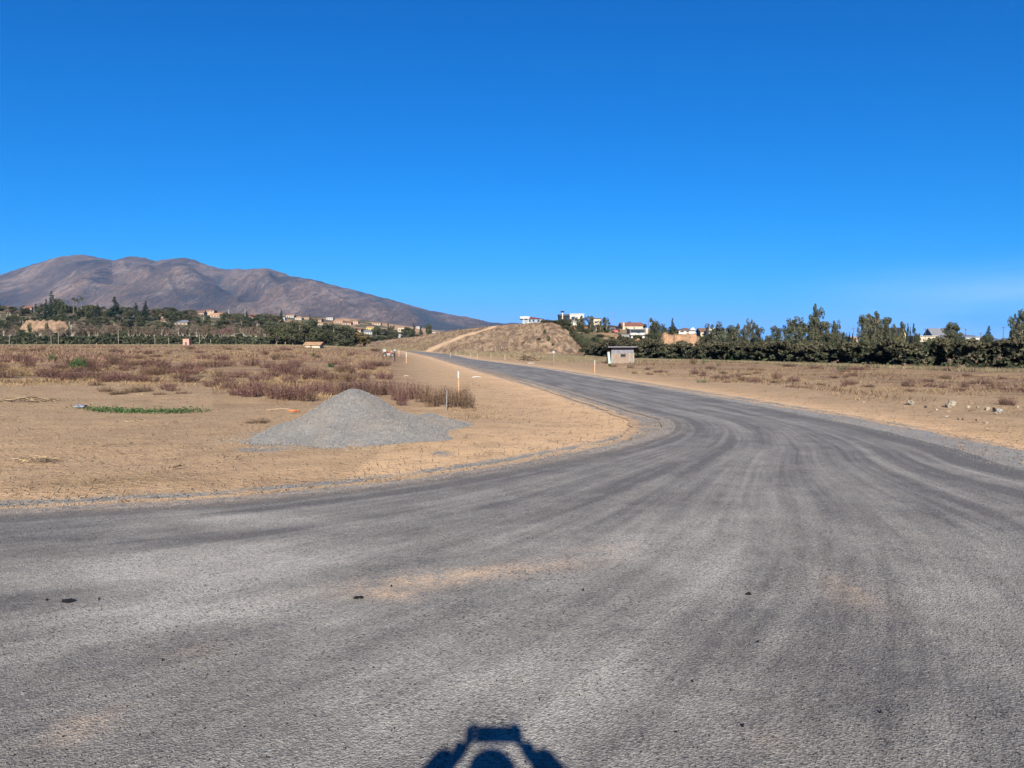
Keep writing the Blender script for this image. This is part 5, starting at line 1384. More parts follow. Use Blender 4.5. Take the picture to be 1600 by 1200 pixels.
# creeping green plants in the furrow
def scatter(name, pts, size, mat, label=None, kind='stuff', up=.2, aspect=.7, seed=1):
    r = np.random.default_rng(seed); P = np.asarray(pts); V, F = leafquads(P, size, r, up, aspect)
    return tag(link(name, mesh_np(name, V, F, mat, fattrs=dict(tint=r.uniform(0, 1, len(F))))), label, None, None, kind)
r = np.random.default_rng(77); pts = []
for k in range(90):
    q = k / 89; px = 108 + 225 * q + r.normal(0, 2); py = 638 + 7.5 * math.sin(min(q * 1.1, 1) * math.pi * .75) + r.normal(0, 1.0)
    p = gp(px, py); m = int(np.interp(q, [0, .12, .2, .8, 1], [3, 5, 30, 22, 3]) * r.uniform(.5, 1.3))
    pts.append(np.column_stack([p.x + r.normal(0, .09, m), p.y + r.normal(0, .10, m), p.z + np.abs(r.normal(.03, .04, m)) + .01]))
o = scatter('creeping_plants', np.vstack(pts), .020, M['greenweed']); tag(o, 'green creeping plants in a strip across the bare left dirt', 'ground plants')
# dry field grass
def tri_field(name, P, h, w, mat, seed, lean=.35):
    r = np.random.default_rng(seed); n = len(P); th = r.uniform(0, 3.14, n)
    wx = np.column_stack([np.cos(th), np.sin(th), np.zeros(n)]) * w[:, None]
    top = P + np.column_stack([r.normal(0, lean, n) * h, r.normal(0, lean, n) * h, h])
    V = np.stack([P - wx, P + wx, top], 1).reshape(-1, 3)
    o = link(name, mesh_np(name, V, np.arange(3 * n).reshape(n, 3), mat, fattrs=dict(tint=r.uniform(0, 1, n))))
    return tag(o, kind='stuff')
def field_pts(n, pxr, Yr, seed, mask):
    r = np.random.default_rng(seed); Y = np.exp(r.uniform(math.log(Yr[0]), math.log(Yr[1]), n)); px = r.uniform(*pxr, n)
    X = (px - 800) / FPX * Y; keep = mask(px, X, Y, r); X, Y = X[keep], Y[keep]
    return np.column_stack([X, Y, terr(X, Y) - .02]), r
far_road = lambda X, Y, d: (polydist(X, Y, Lc)[0] > d) & (polydist(X, Y, Rc)[0] > d * .8) & ~inside(X, Y, road_poly)
P, r = field_pts(110000, (-60, 640), (20, 285), 1, lambda px, X, Y, r: (fbm(X / 3, Y / 5) > .40 + .12 * r.random(len(X)) + .16 * (Y < 26)) & far_road(X, Y, 4.5) & (px < 610) & ((Y > 27 + 3 * r.random(len(X))) | (px > 335)))
tri_field('dry_grass', P, r.uniform(.04, .17, len(P)), .004 + .00045 * P[:, 1], M['grass'], 2, .7)
P, r = field_pts(60000, (700, 1660), (14, 175), 3, lambda px, X, Y, r: (polydist(X, Y, Rc)[0] > 3.2 + 3 * fbm(X / 4, Y / 4)) & (fbm(X / 3 + 5, Y / 5) > .42 + .1 * r.random(len(X))) & far_road(X, Y, 2.5) & (hill_z(X, Y) < g0(X, Y)) & (px > 800 - 6000 / Y))
tri_field('dry_grass', P, r.uniform(.03, .12, len(P)) * np.clip(P[:, 1] / 30, .4, 1), .004 + .00045 * P[:, 1], M['grass'], 4, .7)
P, r = field_pts(13000, (-60, 610), (55, 288), 21, lambda px, X, Y, r: (fbm(X / 9, Y / 14) > .56 + .06 * r.random(len(X))) & (px < 600) & far_road(X, Y, 8))
tri_field('far_weeds', P, r.uniform(.12, .45, len(P)), .02 + .0009 * P[:, 1], M['weed'], 22, .3)
P, r = field_pts(10000, (-60, 640), (70, 288), 23, lambda px, X, Y, r: (fbm(X / 7 + 4, Y / 16) > .48 + .10 * r.random(len(X))) & far_road(X, Y, 8))
tri_field('far_weeds', P, r.uniform(.10, .35, len(P)), .02 + .0009 * P[:, 1], M['brownweed'], 24, .3)
P, r = field_pts(14000, (980, 1660), (22, 120), 25, lambda px, X, Y, r: (fbm(X / 4 + 4, Y / 6) > .54 + .08 * r.random(len(X))) & far_road(X, Y, 7) & (polydist(X, Y, RHc)[0] > 3))
tri_field('far_weeds', P, r.uniform(.06, .25, len(P)), .006 + .0006 * P[:, 1], M['brownweed'], 26, .4)
# taller grey grass in front of the hedges and the hill
def strip(n, line, w0, w1, seed):
    r = np.random.default_rng(seed); c = np.array(line); A = arc(c); s = r.uniform(0, A[-1], n); q = r.uniform(w0, w1, n)
    X = np.interp(s, A, c[:, 0]); Y = np.interp(s, A, c[:, 1]); X = X - q * .2; Y = Y - q
    return np.column_stack([X, Y, terr(X, Y) - .02]), r
P, r = strip(60000, RHc, .5, 12, 5)
tri_field('tall_dry_grass', P, r.uniform(.08, .40, len(P)), .006 + .00030 * P[:, 1], M['greygrass'], 6, .2)
P, r = strip(34000, [g2(690, 553), g2(760, 556), g2(820, 560), g2(880, 565), g2(930, 566), g2(1000, 568)], -42, 1, 8)
P = P[(hill_z(P[:, 0], P[:, 1]) < g0(P[:, 0], P[:, 1]) + .6)]
tri_field('tall_dry_grass', P, np.random.default_rng(1).uniform(.08, .38, len(P)), .008 + .00035 * P[:, 1], M['greygrass'], 9, .2)
P, r = strip(36000, [(-210, 292), (-20, 292)], -1, 60, 10)
tri_field('tall_dry_grass', P, r.uniform(.10, .45, len(P)), .012 + .0004 * P[:, 1], M['greygrass'], 11, .2)
# brush on the hill face
r = np.random.default_rng(13); n = 9000; PXs = r.uniform(545, 925, n); Ys_ = np.interp(PXs, [540, 640, 720, 930], [285, 262, 215, 196]) + r.uniform(0, 78, n)
X = (PXs - 800) / FPX * Ys_; sv_ = (Ys_ - np.interp(PXs, [540, 640, 720, 930], [285, 262, 215, 196])) / 75
onTrack = np.abs(PXs - np.interp(sv_, [0, .35, .7, 1.0], [668, 700, 742, 775])) < 9
keep = ~onTrack & (fbm(X / 6, Ys_ / 9) > .44 + .12 * r.random(n)); X, Ys_ = X[keep], Ys_[keep]
P = np.column_stack([X, Ys_, hill_z(X, Ys_)])
tri_field('hill_brush', P, r.uniform(.2, .7, len(P)), np.full(len(P), .10), M['brownweed'], 14, .3)

# ------------------------------------------------------------------ gravel pile
pkc = at(570, 13.7); 
def pile_h(X, Y):
    def cone(px, Yc, h, rx, ry, p=1.0):
        xc = (px - 800) / FPX * Yc; d = np.sqrt(((X - xc) / rx) ** 2 + ((Y - Yc) / ry) ** 2)
        return h * (1 - np.sqrt(d * d + .028)) * 1.12
    hs = [cone(552, 13.9, .84, 1.42, 1.85), cone(503, 13.3, .50, 1.20, 1.15), cone(462, 13.0, .27, .88, .72), cone(598, 14.0, .52, 1.10, 1.50), cone(636, 14.3, .36, .95, 1.35),
          cone(672, 14.7, .36, .85, 1.1), cone(700, 15.1, .20, .55, .7), cone(575, 13.0, .38, 1.35, 1.05)]
    z = np.maximum.reduce(hs); z = z + ((fbm(X * 1.4, Y * 1.4, 4) - .5) * .16 - .05 * np.abs(2 * fbm(X * 1.1 + 3, Y * .5, 3) - 1) + .015) * (z > -.1)
    return z
xs = np.arange(-5.4, -.4, .035); ys = np.arange(11.2, 16.8, .035); XX, YY = np.meshgrid(xs, ys)
ZZ = pile_h(XX, YY) + (rng.random(XX.shape) - .5) * .014
keepv = ZZ > -.03
idx = np.arange(XX.size).reshape(XX.shape); F = np.stack([idx[:-1, :-1], idx[:-1, 1:], idx[1:, 1:], idx[1:, :-1]], -1).reshape(-1, 4)
kf = keepv.ravel()[F].any(1); F = F[kf]
used = np.unique(F); mp_ = -np.ones(XX.size, int); mp_[used] = np.arange(len(used))
base_ = g0(XX, YY)
pile = link('gravel_pile', mesh_np('gravel_pile', np.column_stack([XX.ravel(), YY.ravel(), (base_ + ZZ).ravel()])[used], mp_[F], M['pile'], True))
tag(pile, 'low grey pile of crushed stone with a lower right shoulder on the dirt', 'gravel pile')
def stones(name, P, size, mats, seed, parent=None):
    r = np.random.default_rng(seed); n = len(P); s = size * r.uniform(.5, 1.5, n)
    B = np.array([[1, 0, -.4], [-.5, .87, -.4], [-.5, -.87, -.4], [0, 0, .8]])
    a = r.uniform(0, 6.28, n); ca, sa = np.cos(a), np.sin(a)
    V = B[None] * s[:, None, None] * r.uniform(.7, 1.3, (n, 4, 1))
    Vx = V[..., 0] * ca[:, None] - V[..., 1] * sa[:, None]; Vy = V[..., 0] * sa[:, None] + V[..., 1] * ca[:, None]
    V = np.stack([Vx, Vy, V[..., 2]], -1) + P[:, None, :]
    F = np.array([[0, 1, 3], [1, 2, 3], [2, 0, 3], [0, 2, 1]])[None] + np.arange(n)[:, None, None] * 4
    o = link(name, mesh_np(name, V.reshape(-1, 3), F.reshape(-1, 3), mats, midx=np.repeat(r.integers(0, len(mats) if isinstance(mats, list) else 1, n), 4)), parent)
    return tag(o, kind='stuff')
r = np.random.default_rng(90); n = 60000; X = r.uniform(-5.4, -.4, n); Y = r.uniform(11.2, 16.8, n); z = pile_h(X, Y); k = z > -.05 - .22 * r.random(n) ** 6
M['stone_l'] = simple('pale_stone', (0.34, 0.332, 0.315), .3, 60); M['stone_d'] = simple('dark_grey_stone', (0.20, 0.195, 0.19), .3, 60)
stones('stones', np.column_stack([X[k], Y[k], g0(X[k], Y[k]) + np.maximum(z[k], 0) + .004]), .0075 * r.uniform(.4, 1.5, k.sum()), [M['stone'], M['stone_l'], M['stone_d']], 91, pile)
# loose chippings along both edges and scattered on the dirt
def edge_pts(c, wd, side_, n, seed, ymax=40, inside_too=.25):
    r = np.random.default_rng(seed); A = arc(c); k = np.where((c[:, 1] > 2) & (c[:, 1] < ymax) & (c[:, 0] > -9))[0]
    s = A[k[0]] + (A[k[-1]] - A[k[0]]) * r.random(n); x = np.interp(s, A, c[:, 0]); y = np.interp(s, A, c[:, 1])
    xe = np.interp(s + .1, A, c[:, 0]) - x; ye = np.interp(s + .1, A, c[:, 1]) - y; L = np.hypot(xe, ye) + 1e-6
    q = side_ * (np.abs(r.normal(0, wd, n)) - inside_too)
    X, Y = x - ye / L * q, y + xe / L * q
    z = g0(X, Y) + np.where(inside(X, Y, road_poly), .032, .020)
    return np.column_stack([X, Y, z])
stones('loose_chippings', np.vstack([edge_pts(Lc, .45, sL, 13000, 1), edge_pts(Rc, .7, sR, 8000, 2, 30)]), .007, [M['stone'], M['stone_l'], M['stone_d']], 92)
r = np.random.default_rng(95); n = 20000; px = r.uniform(-40, 1640, n); Y = np.exp(r.uniform(math.log(7), math.log(40), n)); X = (px - 800) / FPX * Y
k = ~inside(X, Y, road_poly); X, Y = X[k], Y[k]
stones('pebbles', np.column_stack([X, Y, g0(X, Y) + .03 + 0 * X]), .009, [M['stone_sand'], M['rock'], M['darkstone']], 96)
r = np.random.default_rng(97); n = 9000; Y = np.exp(r.uniform(math.log(2.2), math.log(18), n)); X = (r.uniform(-20, 1620, n) - 800) / FPX * Y
k = inside(X, Y, road_poly); X, Y = X[k], Y[k]
stones('road_chippings', np.column_stack([X, Y, g0(X, Y) + .032]), .0040, [M['stone_d'], M['stone_d'], M['tar']], 98)

# bits of straw and stalk lying about
def litter(name, n, seed, ok, mat, L=(.02, .09)):
    r = np.random.default_rng(seed); px = r.uniform(-40, 1640, n); Y = np.exp(r.uniform(math.log(7.5), math.log(34), n)); X = (px - 800) / FPX * Y
    k = ~inside(X, Y, road_poly) & ok(px, X, Y, r) & (pile_h(X, Y) < -.02); X, Y = X[k], Y[k]; n = len(X)
    a = r.uniform(0, 3.14, n); l = r.uniform(*L, n) / 2; w = .0020 + .00018 * Y; z = g0(X, Y) + .03
    dx, dy = np.cos(a) * l, np.sin(a) * l; ox, oy = -np.sin(a) * w, np.cos(a) * w; u = r.uniform(0, .03, n)
    V = np.stack([np.column_stack([X - dx - ox, Y - dy - oy, z]), np.column_stack([X + dx - ox, Y + dy - oy, z + u]), np.column_stack([X + dx + ox, Y + dy + oy, z + u + .006]), np.column_stack([X - dx + ox, Y - dy + oy, z + .006])], 1).reshape(-1, 3)
    return tag(link(name, mesh_np(name, V, np.arange(4 * n).reshape(n, 4), mat, fattrs=dict(tint=r.uniform(0, 1, n)))), kind='stuff')
litter('dry_litter', 3600, 41, lambda px, X, Y, r: fbm(X / 1.5, Y / 1.5) + .25 * (r.random(len(X)) - .5) > .50, M['brownweed'])
litter('dry_litter', 4200, 42, lambda px, X, Y, r: fbm(X / 1.2 + 7, Y / 1.2) + .25 * (r.random(len(X)) - .5) > .52, M['grass'])
# ------------------------------------------------------------------ rocks, clods, sticks, litter
def rock(px, py, w, h, mat, label, group=None, name='rock', cat='rock'):
    p = gp(px, py); W = w / FPX * p.y; H = h / FPX * p.y
    mb = MB(); mb.ball((0, 0, H * .35), (W / 2, W * .42, H * .62), 9, 6, .5)
    o = mb.build(name, M[mat]); o.location = (p.x, p.y, p.z + .01); o.rotation_euler = (0, random.uniform(-.2, .2), random.uniform(0, 6)); return tag(o, label, cat, group)
random.seed(3)
rock(1423, 633, 12, 7.5, 'rock', 'large pale rock, leftmost on the right verge')
rock(1485, 637, 15, 11, 'rock', 'largest pale rock with a split face on the right verge')
rock(1480, 636, 7, 8, 'stone_l', 'grey broken rock touching the largest pale rock')
rock(1446, 638, 4, 4, 'darkstone', 'small dark clod between the two large pale rocks')
rock(1463, 642, 5, 3, 'rock', 'small pale stone below the largest rock, left side')
rock(1513, 638, 6, 4, 'rock', 'small pale stone right of the largest rock')
rock(1527, 638, 5, 3.5, 'rock', 'second small pale stone right of the largest rock')
rock(1543, 641, 8, 5, 'rock', 'medium pale rock left of the black lump')
rock(1553, 643, 6, 5.5, 'tar', 'black lump beside the grey slab at the right')
rock(1562, 644, 12, 5, 'stone_l', 'flat grey slab right of the black lump')
rock(1556, 647, 6, 3, 'rock', 'pale stone just below the black lump')
rock(1477, 653, 12, 2.5, 'rock', 'flat pale stone below the largest rock')
for px, py in ((1497, 657), (1504, 657), (1525, 658.5)): rock(px, py, 3, 3, 'darkstone', 'tiny dark clod near the sandy road edge', 'dark clods near the sandy road edge')
for px, py, w in ((1413, 636, 3), (1540, 662, 8), (1590, 637, 5), (1349, 630, 4)): rock(px, py, w, 2.5, 'rock', 'small pale stone scattered on the right verge', 'small stones on the right verge')
rock(691, 668, 9, 5, 'darkstone', 'dark brown clod on the right shoulder of the gravel pile')
rock(636, 692, 5, 4, 'white', 'small white stone at the front foot of the gravel pile', name='white_stone', cat='stone')
rock(983, 587, 4, 2, 'rock', 'small pale stone on the verge below the shed')
def tarlump(px, py, w, h, label):
    p = gp(px, py); W = w * (.8 if w > 10 else .55) / FPX * p.y; D_ = W * .9; mb = MB()
    for _ in range(7):
        a, b = random.uniform(-.35, .35) * W, random.uniform(-.3, .3) * D_
        mb.ball((a, b, .008), (W * random.uniform(.15, .28), D_ * random.uniform(.15, .26), random.uniform(.004, .009)), 7, 5, .4)
    o = mb.build('tar_lump', M['tar']); o.location = (p.x, p.y, p.z + .030); o.rotation_euler = (0, 0, .3); return tag(o, label, 'tar lump')
tarlump(560, 942, 20, 5, 'largest black tar lump on the asphalt, left of centre')
tarlump(107, 948, 26, 4, 'long flat black tar lump on the left asphalt')
tarlump(73, 946, 9, 3, 'small black tar lump just left of the long flat one')
for px, py, w, lab in ((1169, 936.5, 14, 'thin black tar sliver right of the image centre'), (911, 930, 6, 'tiny tar crumb left of the tar sliver'), (1160, 1147, 8, 'small tar crumb low at right'), (254, 1042, 5, 'tiny tar crumb low at left'), (1375, 1125, 6, 'reddish-black crumb at lower right'),
                       (155, 945, 5, 'tiny tar crumb right of the long flat lump'), (612, 924, 6, 'tiny tar crumb right above the largest lump'), (1082, 1076, 5, 'lonely tar crumb right of the shadow'), (1184, 1013, 6, 'small crumb below the tar sliver')):
    tarlump(px, py, w, 3, lab)
def sticks(name, px, py, w, h, n, mats, label, cat, seed, length=.5, thick=.010, flat=.25):
    p = gp(px, py); W = w / FPX * p.y; D_ = max(.25, W * .35); H = h / FPX * p.y; r_ = random.Random(seed)
    root = empty(name, p); tag(root, label, cat)
    ms = [MB() for _ in mats]
    for _ in range(n):
        x, y, z = r_.uniform(-.5, .5) * W, r_.uniform(-.5, .5) * D_, r_.uniform(0, 1) ** 1.6 * H * (1 - abs(2 * _ / n - 1) * 0)
        a = r_.uniform(0, 6.28); L = length * r_.uniform(.3, 1); e = r_.uniform(-.1, flat)
        d = Vector((math.cos(a), math.sin(a), e)) * L / 2; c_ = Vector((x, y, z * (1 - (2 * x / W) ** 2) + .015))
        ms[r_.randrange(len(ms))].tube([c_ - d, c_ + d * .1 + Vector((0, 0, L * .05)), c_ + d], [thick, thick * .8, thick * .4], 4)
    for m_, mt in zip(ms, mats):
        if m_.v: o = m_.build('sticks', M[mt], root); tag(o, kind='stuff')
    return root
sticks('stick_pile', 40, 627, 95, 5, 130, ('straw', 'twig', 'twig'), 'long heap of dry stalks at the left edge of the dirt', 'stick pile', 1, .5, .007)
sticks('straw_heap', 58, 720, 60, 5, 90, ('straw', 'straw', 'twig'), 'small heap of pale straw on the dirt near the left road edge', 'straw heap', 2, .22, .004)
sticks('dead_branch', 215, 660, 30, 3, 40, ('twig', 'straw'), 'dark bit of dead brush on the dirt below the green strip', 'branch', 3, .3, .006)
sticks('dead_branch', 277, 662, 14, 1.5, 12, ('twig',), 'short dead twig right of the dark brush bit', 'branch', 4, .2, .006)
sticks('debris_heap', 826, 563.5, 32, 9, 150, ('twig', 'straw', 'bark'), 'tangled heap of uprooted brush on the right verge below the hill', 'debris heap', 5, 1.6, .04, .5)
sticks('debris_heap', 803, 558, 22, 6, 60, ('twig', 'straw'), 'smaller brush heap left of the tangled one', 'debris heap', 6, 1.3, .035, .5)
sticks('debris_heap', 845, 561, 20, 7, 50, ('straw', 'twig'), 'thin brush heap right of the tangled one', 'debris heap', 7, 1.3, .03, .5)
def stick(px, py, Lpx, ang_, thick, mat, label, name='stick', cat='stick', fork=False):
    p = gp(px, py); L = Lpx / FPX * p.y; mb = MB(); c_, s_ = math.cos(ang_), math.sin(ang_)
    mb.tube([(-c_ * L / 2, -s_ * L / 2, .02), (0, 0, .03 + L * .05), (c_ * L / 2, s_ * L / 2, .03)], [thick, thick * .85, thick * .4], 5)
    if fork: mb.tube([(0, 0, .03), (c_ * L * .3 - s_ * L * .2, s_ * L * .3 + c_ * L * .2, .09)], [thick * .6, thick * .2], 4); mb.tube([(-c_ * L * .2, -s_ * L * .2, .03), (c_ * L * .1 + s_ * L * .2, -c_ * L * .2, .06)], [thick * .6, thick * .2], 4)
    o = mb.build(name, M[mat]); o.location = p; return tag(o, label, cat)
stick(178, 698.5, 36, .05, .010, 'twig', 'long thin dark stick lying on the left dirt')
stick(205, 695, 6, 1.1, .012, 'twig', 'short stubby stick right of the long thin one')
stick(148, 701, 8, -.4, .009, 'twig', 'small bent stick left of the long thin one')
stick(280, 732, 18, .5, .018, 'twig', 'dark forked dead branch on the dirt near the road', 'dead_branch', 'branch', True)
stick(145, 723, 4, 1.3, .012, 'twig', 'tiny upright stub on the dirt')
stick(161, 727.5, 7, .1, .011, 'twig', 'short dark stick beside the tiny stub')
stick(140, 738, 9, .1, .008, 'twig', 'thin twig in the yellowish dirt near the left road edge')
stick(219, 618, 16, -.6, .014, 'straw', 'pale bleached stick at the near edge of the left field', fork=True)
stick(745, 590, 14, .1, .03, 'white', 'flat white strip lying on the dirt left of the road')
stick(635, 588, 8, .0, .02, 'cream', 'short pale strip on the dirt left of the white one')
stick(830, 568, 10, .0, .05, 'white', 'white strip on the right verge below the brush heap')
stick(1455, 645, 12, .4, .012, 'twig', 'thin dark stick between the pale rocks')
stick(1520, 643, 14, .1, .010, 'twig', 'thin twig right of the largest rock', fork=True)
stick(1548, 650, 20, .1, .008, 'twig', 'long thin twig below the grey slab', fork=True)
stick(466, 679, 6, 1.3, .008, 'twig', 'thin dark twig standing in the front of the gravel pile').location.z += .12
stick(1100, 585, 12, .0, .012, 'straw', 'pale dry stalk on the right verge')
random.seed(8)
for k in range(34):
    px, py = (random.uniform(0, 700), random.uniform(650, 770)) if k < 22 else (random.uniform(1200, 1590), random.uniform(606, 660))
    p = gp(px, py)
    if inside(np.array([p.x]), np.array([p.y]), road_poly)[0]: continue
    o = stick(px, py, random.uniform(4, 10), random.uniform(-1, 1), .005, random.choice(['twig', 'straw', 'twig']), 'tiny twig scattered on the bare dirt'); o['group'] = 'tiny twigs on the bare dirt'
# crumpled plastic, orange scrap, roadside box
p = gp(127, 638); W = 18 / FPX * p.y; n_ = 16; V = []; 
for j in range(8):
    for i in range(n_):
        V.append(((i / (n_ - 1) - .5) * W, (j / 7 - .5) * .22, .03 + .09 * float(fbm(i * .5, j * .6, 3)) * math.sin(math.pi * j / 7) + .01))
idx = np.arange(n_ * 8).reshape(8, n_); F = np.stack([idx[:-1, :-1], idx[:-1, 1:], idx[1:, 1:], idx[1:, :-1]], -1).reshape(-1, 4)
o = link('plastic_sheet', mesh_np('plastic_sheet', V, F, M['plastic'])); sm = o.modifiers.new('thickness', 'SOLIDIFY'); sm.thickness = .006; o.location = p; o.rotation_euler = (0, 0, -.25)
tag(o, 'crumpled blue-grey plastic sheet at the left end of the green strip', 'plastic sheet')
p = gp(458, 644); p = Vector((p.x, p.y, p.z))
o = MB().ball((0, 0, .03), (.10, .06, .03), 8, 5, .5).ball((.10, .02, .02), (.06, .05, .02), 7, 4, .5).build('orange_scrap', M['orangep']); o.location = p; tag(o, 'scrap of bright orange plastic left behind the gravel pile', 'litter')
stick(440, 642.5, 50, .0, .007, 'straw', 'long pale stalk lying beside the orange scrap')
# distant roadside machine: a parked motorcycle with a white box
p = gp(607, 558.5); mc = empty('motorcycle', p, .5); tag(mc, 'parked red motorcycle with white top box far beside the road', 'motorcycle')
def wheel(x):
    mb = MB(); pts = [(x + .31 * math.cos(a), 0, .33 + .31 * math.sin(a)) for a in np.linspace(0, 2 * math.pi, 19)]; mb.tube(pts, .06, 6); w_ = mb.build('wheel', M['rubber'], mc)
    h_ = MB().tube([(x, -.06, .33), (x, .06, .33)], .09, 8)
    for a in np.linspace(0, math.pi, 5)[:-1]: h_.tube([(x - .3 * math.cos(a), 0, .33 - .3 * math.sin(a)), (x + .3 * math.cos(a), 0, .33 + .3 * math.sin(a))], .008, 4)
    h_.build('rim', M['grey'], w_)
wheel(-.66); wheel(.66)
MB().ball((0.12, 0, .82), (.34, .16, .17), 10, 7).build('fuel_tank', M['redp'], mc)
MB().box(-.62, -.02, -.14, .14, .80, .92).build('seat', M['rubber'], mc)
MB().box(-.30, .28, -.15, .15, .34, .68).build('engine', M['grey'], mc)
MB().tube([(.66, .0, .33), (.46, 0, .85), (.40, 0, 1.05)], .035, 6).tube([(.40, -.34, 1.08), (.40, .34, 1.08)], .02, 6).build('fork', M['grey'], mc)
MB().box(-.90, -.50, -.22, .22, .93, 1.30).build('top_box', M['white'], mc)
MB().ball((.52, 0, .92), .11, 8, 6).build('headlight', M['white'], mc)
MB().tube([(-.66, .0, .33), (-.25, 0, .62), (.3, 0, .72)], .03, 6).build('frame', M['rubber'], mc)
# ------------------------------------------------------------------ labels that single out each repeated plant
ORD = ['first', 'second', 'third', 'fourth', 'fifth', 'sixth', 'seventh', 'eighth', 'ninth', 'tenth', 'eleventh', 'twelfth', 'thirteenth', 'fourteenth', 'fifteenth', 'sixteenth', 'seventeenth', 'eighteenth', 'nineteenth', 'twentieth'] + ['twenty-' + q for q in ('first', 'second', 'third', 'fourth', 'fifth', 'sixth', 'seventh', 'eighth', 'ninth')] + ['thirtieth'] + ['thirty-' + q for q in ('first', 'second', 'third', 'fourth', 'fifth', 'sixth', 'seventh', 'eighth', 'ninth')] + ['fortieth']
def relabel(group, noun, marks):
    obs = [o for o in bpy.data.objects if o.get('group') == group and o.parent is None]
    cells = {}
    for o in obs:
        l = o.location; px = 800 + FPX * l.x / l.y; py = HOR + FPX * (EYE - l.z) / l.y
        mk = min(marks, key=lambda m: abs(px - m[0]) + 2.0 * (abs(py - m[1]) if m[1] else 0))
        side = 'left of' if px < mk[0] else 'right of'
        cells.setdefault((mk[2], side), []).append((abs(px - mk[0]), o, l.y))
    for (nm, side), lst in cells.items():
        ys = sorted(q[2] for q in lst); rows_ = [('nearer', [q for q in lst if q[2] <= ys[len(ys) // 2]]), ('farther', [q for q in lst if q[2] > ys[len(ys) // 2]])] if len(lst) > 8 else [('', lst)]
        for rn, sub in rows_:
            for k, (d_, o, y_) in enumerate(sorted(sub, key=lambda q: q[0])):
                o['label'] = ' '.join((ORD[k] + ' ' + (rn + ' ' if rn else '') + noun + ' ' + side + ' ' + nm).split())
relabel(GL, 'red-brown weed clump', [(0, 585, 'the left image edge'), (122, 577, 'the largest green bush'), (83, 564, 'the smaller green bush'), (517, 574, 'the small green bush'), (290, 545, 'the pinkish hut'), (488, 548, 'the low yellow hut'), (617, 565, 'the black post'), (230, 600, 'the bleached stick'), (400, 600, 'the dried shrub column')][:8])
relabel(GF, 'upright red-brown weed', [(570, 625, 'the gravel pile peak'), (697, 636, 'the short grey post'), (375, 617, 'the grey-green plant')])
relabel(GR, 'red-brown weed clump', [(973, 570, 'the brick shed'), (1098, 598, 'the green cushion plant'), (1317, 580, 'the grey-green hedge bush'), (1485, 620, 'the largest pale rock'), (1592, 590, 'the orange stake')])
relabel(HG, 'rounded hillside tree', [(84, 0, 'the large dark pine'), (124, 0, 'the three palms'), (182, 0, 'the broad conifer'), (215, 0, 'the columnar cypress'), (261, 0, 'the rust-red roof'), (327, 0, 'the town villa'), (359, 0, 'the white mast'), (402, 0, 'the maroon bush'), (5, 0, 'the left image edge')])
relabel(BR, 'leafless tree', [(291, 0, 'the pinkish hut'), (353, 0, 'the reddish tree pair'), (124, 0, 'the three palms'), (0, 0, 'the left image edge')])
relabel(EG, 'dense dark grove tree', [(488, 0, 'the low yellow hut'), (560, 0, 'the yellow-green tree'), (421, 0, 'the bare poplars')])
relabel(MG, 'dark green town tree', [(577, 0, 'the white town villa'), (627, 0, 'the flat cream block'), (653, 0, 'the tiny white house')])
relabel(FG, 'dusty green shrub', [(1019, 0, 'the tall dense tree'), (1122, 0, 'the round-topped eucalyptus'), (1171, 0, 'the twin-topped eucalyptus'), (1273, 0, 'the tallest eucalyptus'), (1366, 0, 'the big broad eucalyptus'), (1484, 0, 'the umbrella-shaped tree'), (1590, 0, 'the right-edge eucalyptus')])
relabel('thicket on the flank of the brown hill', 'dark green thicket bush', [(893, 515, 'the hill nose top'), (925, 550, 'the hill nose foot')])
relabel('shrubs below the orange house', 'green slope shrub', [(920, 0, 'the orange house'), (973, 0, 'the red-roofed house'), (1019, 0, 'the tall dense tree')])
relabel('brown weeds at the near edge of the left field', 'low brown dried weed', [(219, 618, 'the bleached stick')])
relabel('low trees under the town', 'low green tree', [(577, 0, 'the white town villa')])
relabel('slender bare poplars', 'slender bare poplar', [(400, 0, 'the maroon bush')])
relabel('pale posts along the left hedge', 'tall thin pale post', [(291, 0, 'the pinkish hut'), (124, 0, 'the three palms')])
relabel('thin posts at the foot of the hill', 'thin pale fence post', [(865, 0, 'the white-capped post')])
relabel('posts in front of the right hedge', 'thin pale hedge post', [(1592, 0, 'the orange stake')])
relabel('shrubs on the face of the brown hill', 'dark shrub on the brown slope', [(850, 500, 'the highest dark bush')])
relabel('small trees below the orange house', 'small rounded slope tree', [(973, 0, 'the red-roofed house')])
# low boundary board in the town below the white villa
p = at(577, 560); w_ = MB().box(-7, 7, -.15, .15, -2, 1.4).build('garden_wall', M['concrete']); w_.location = (p.x, 560, hz(525, 560)); tag(w_, 'pale garden wall below the white villa of the town', 'wall')

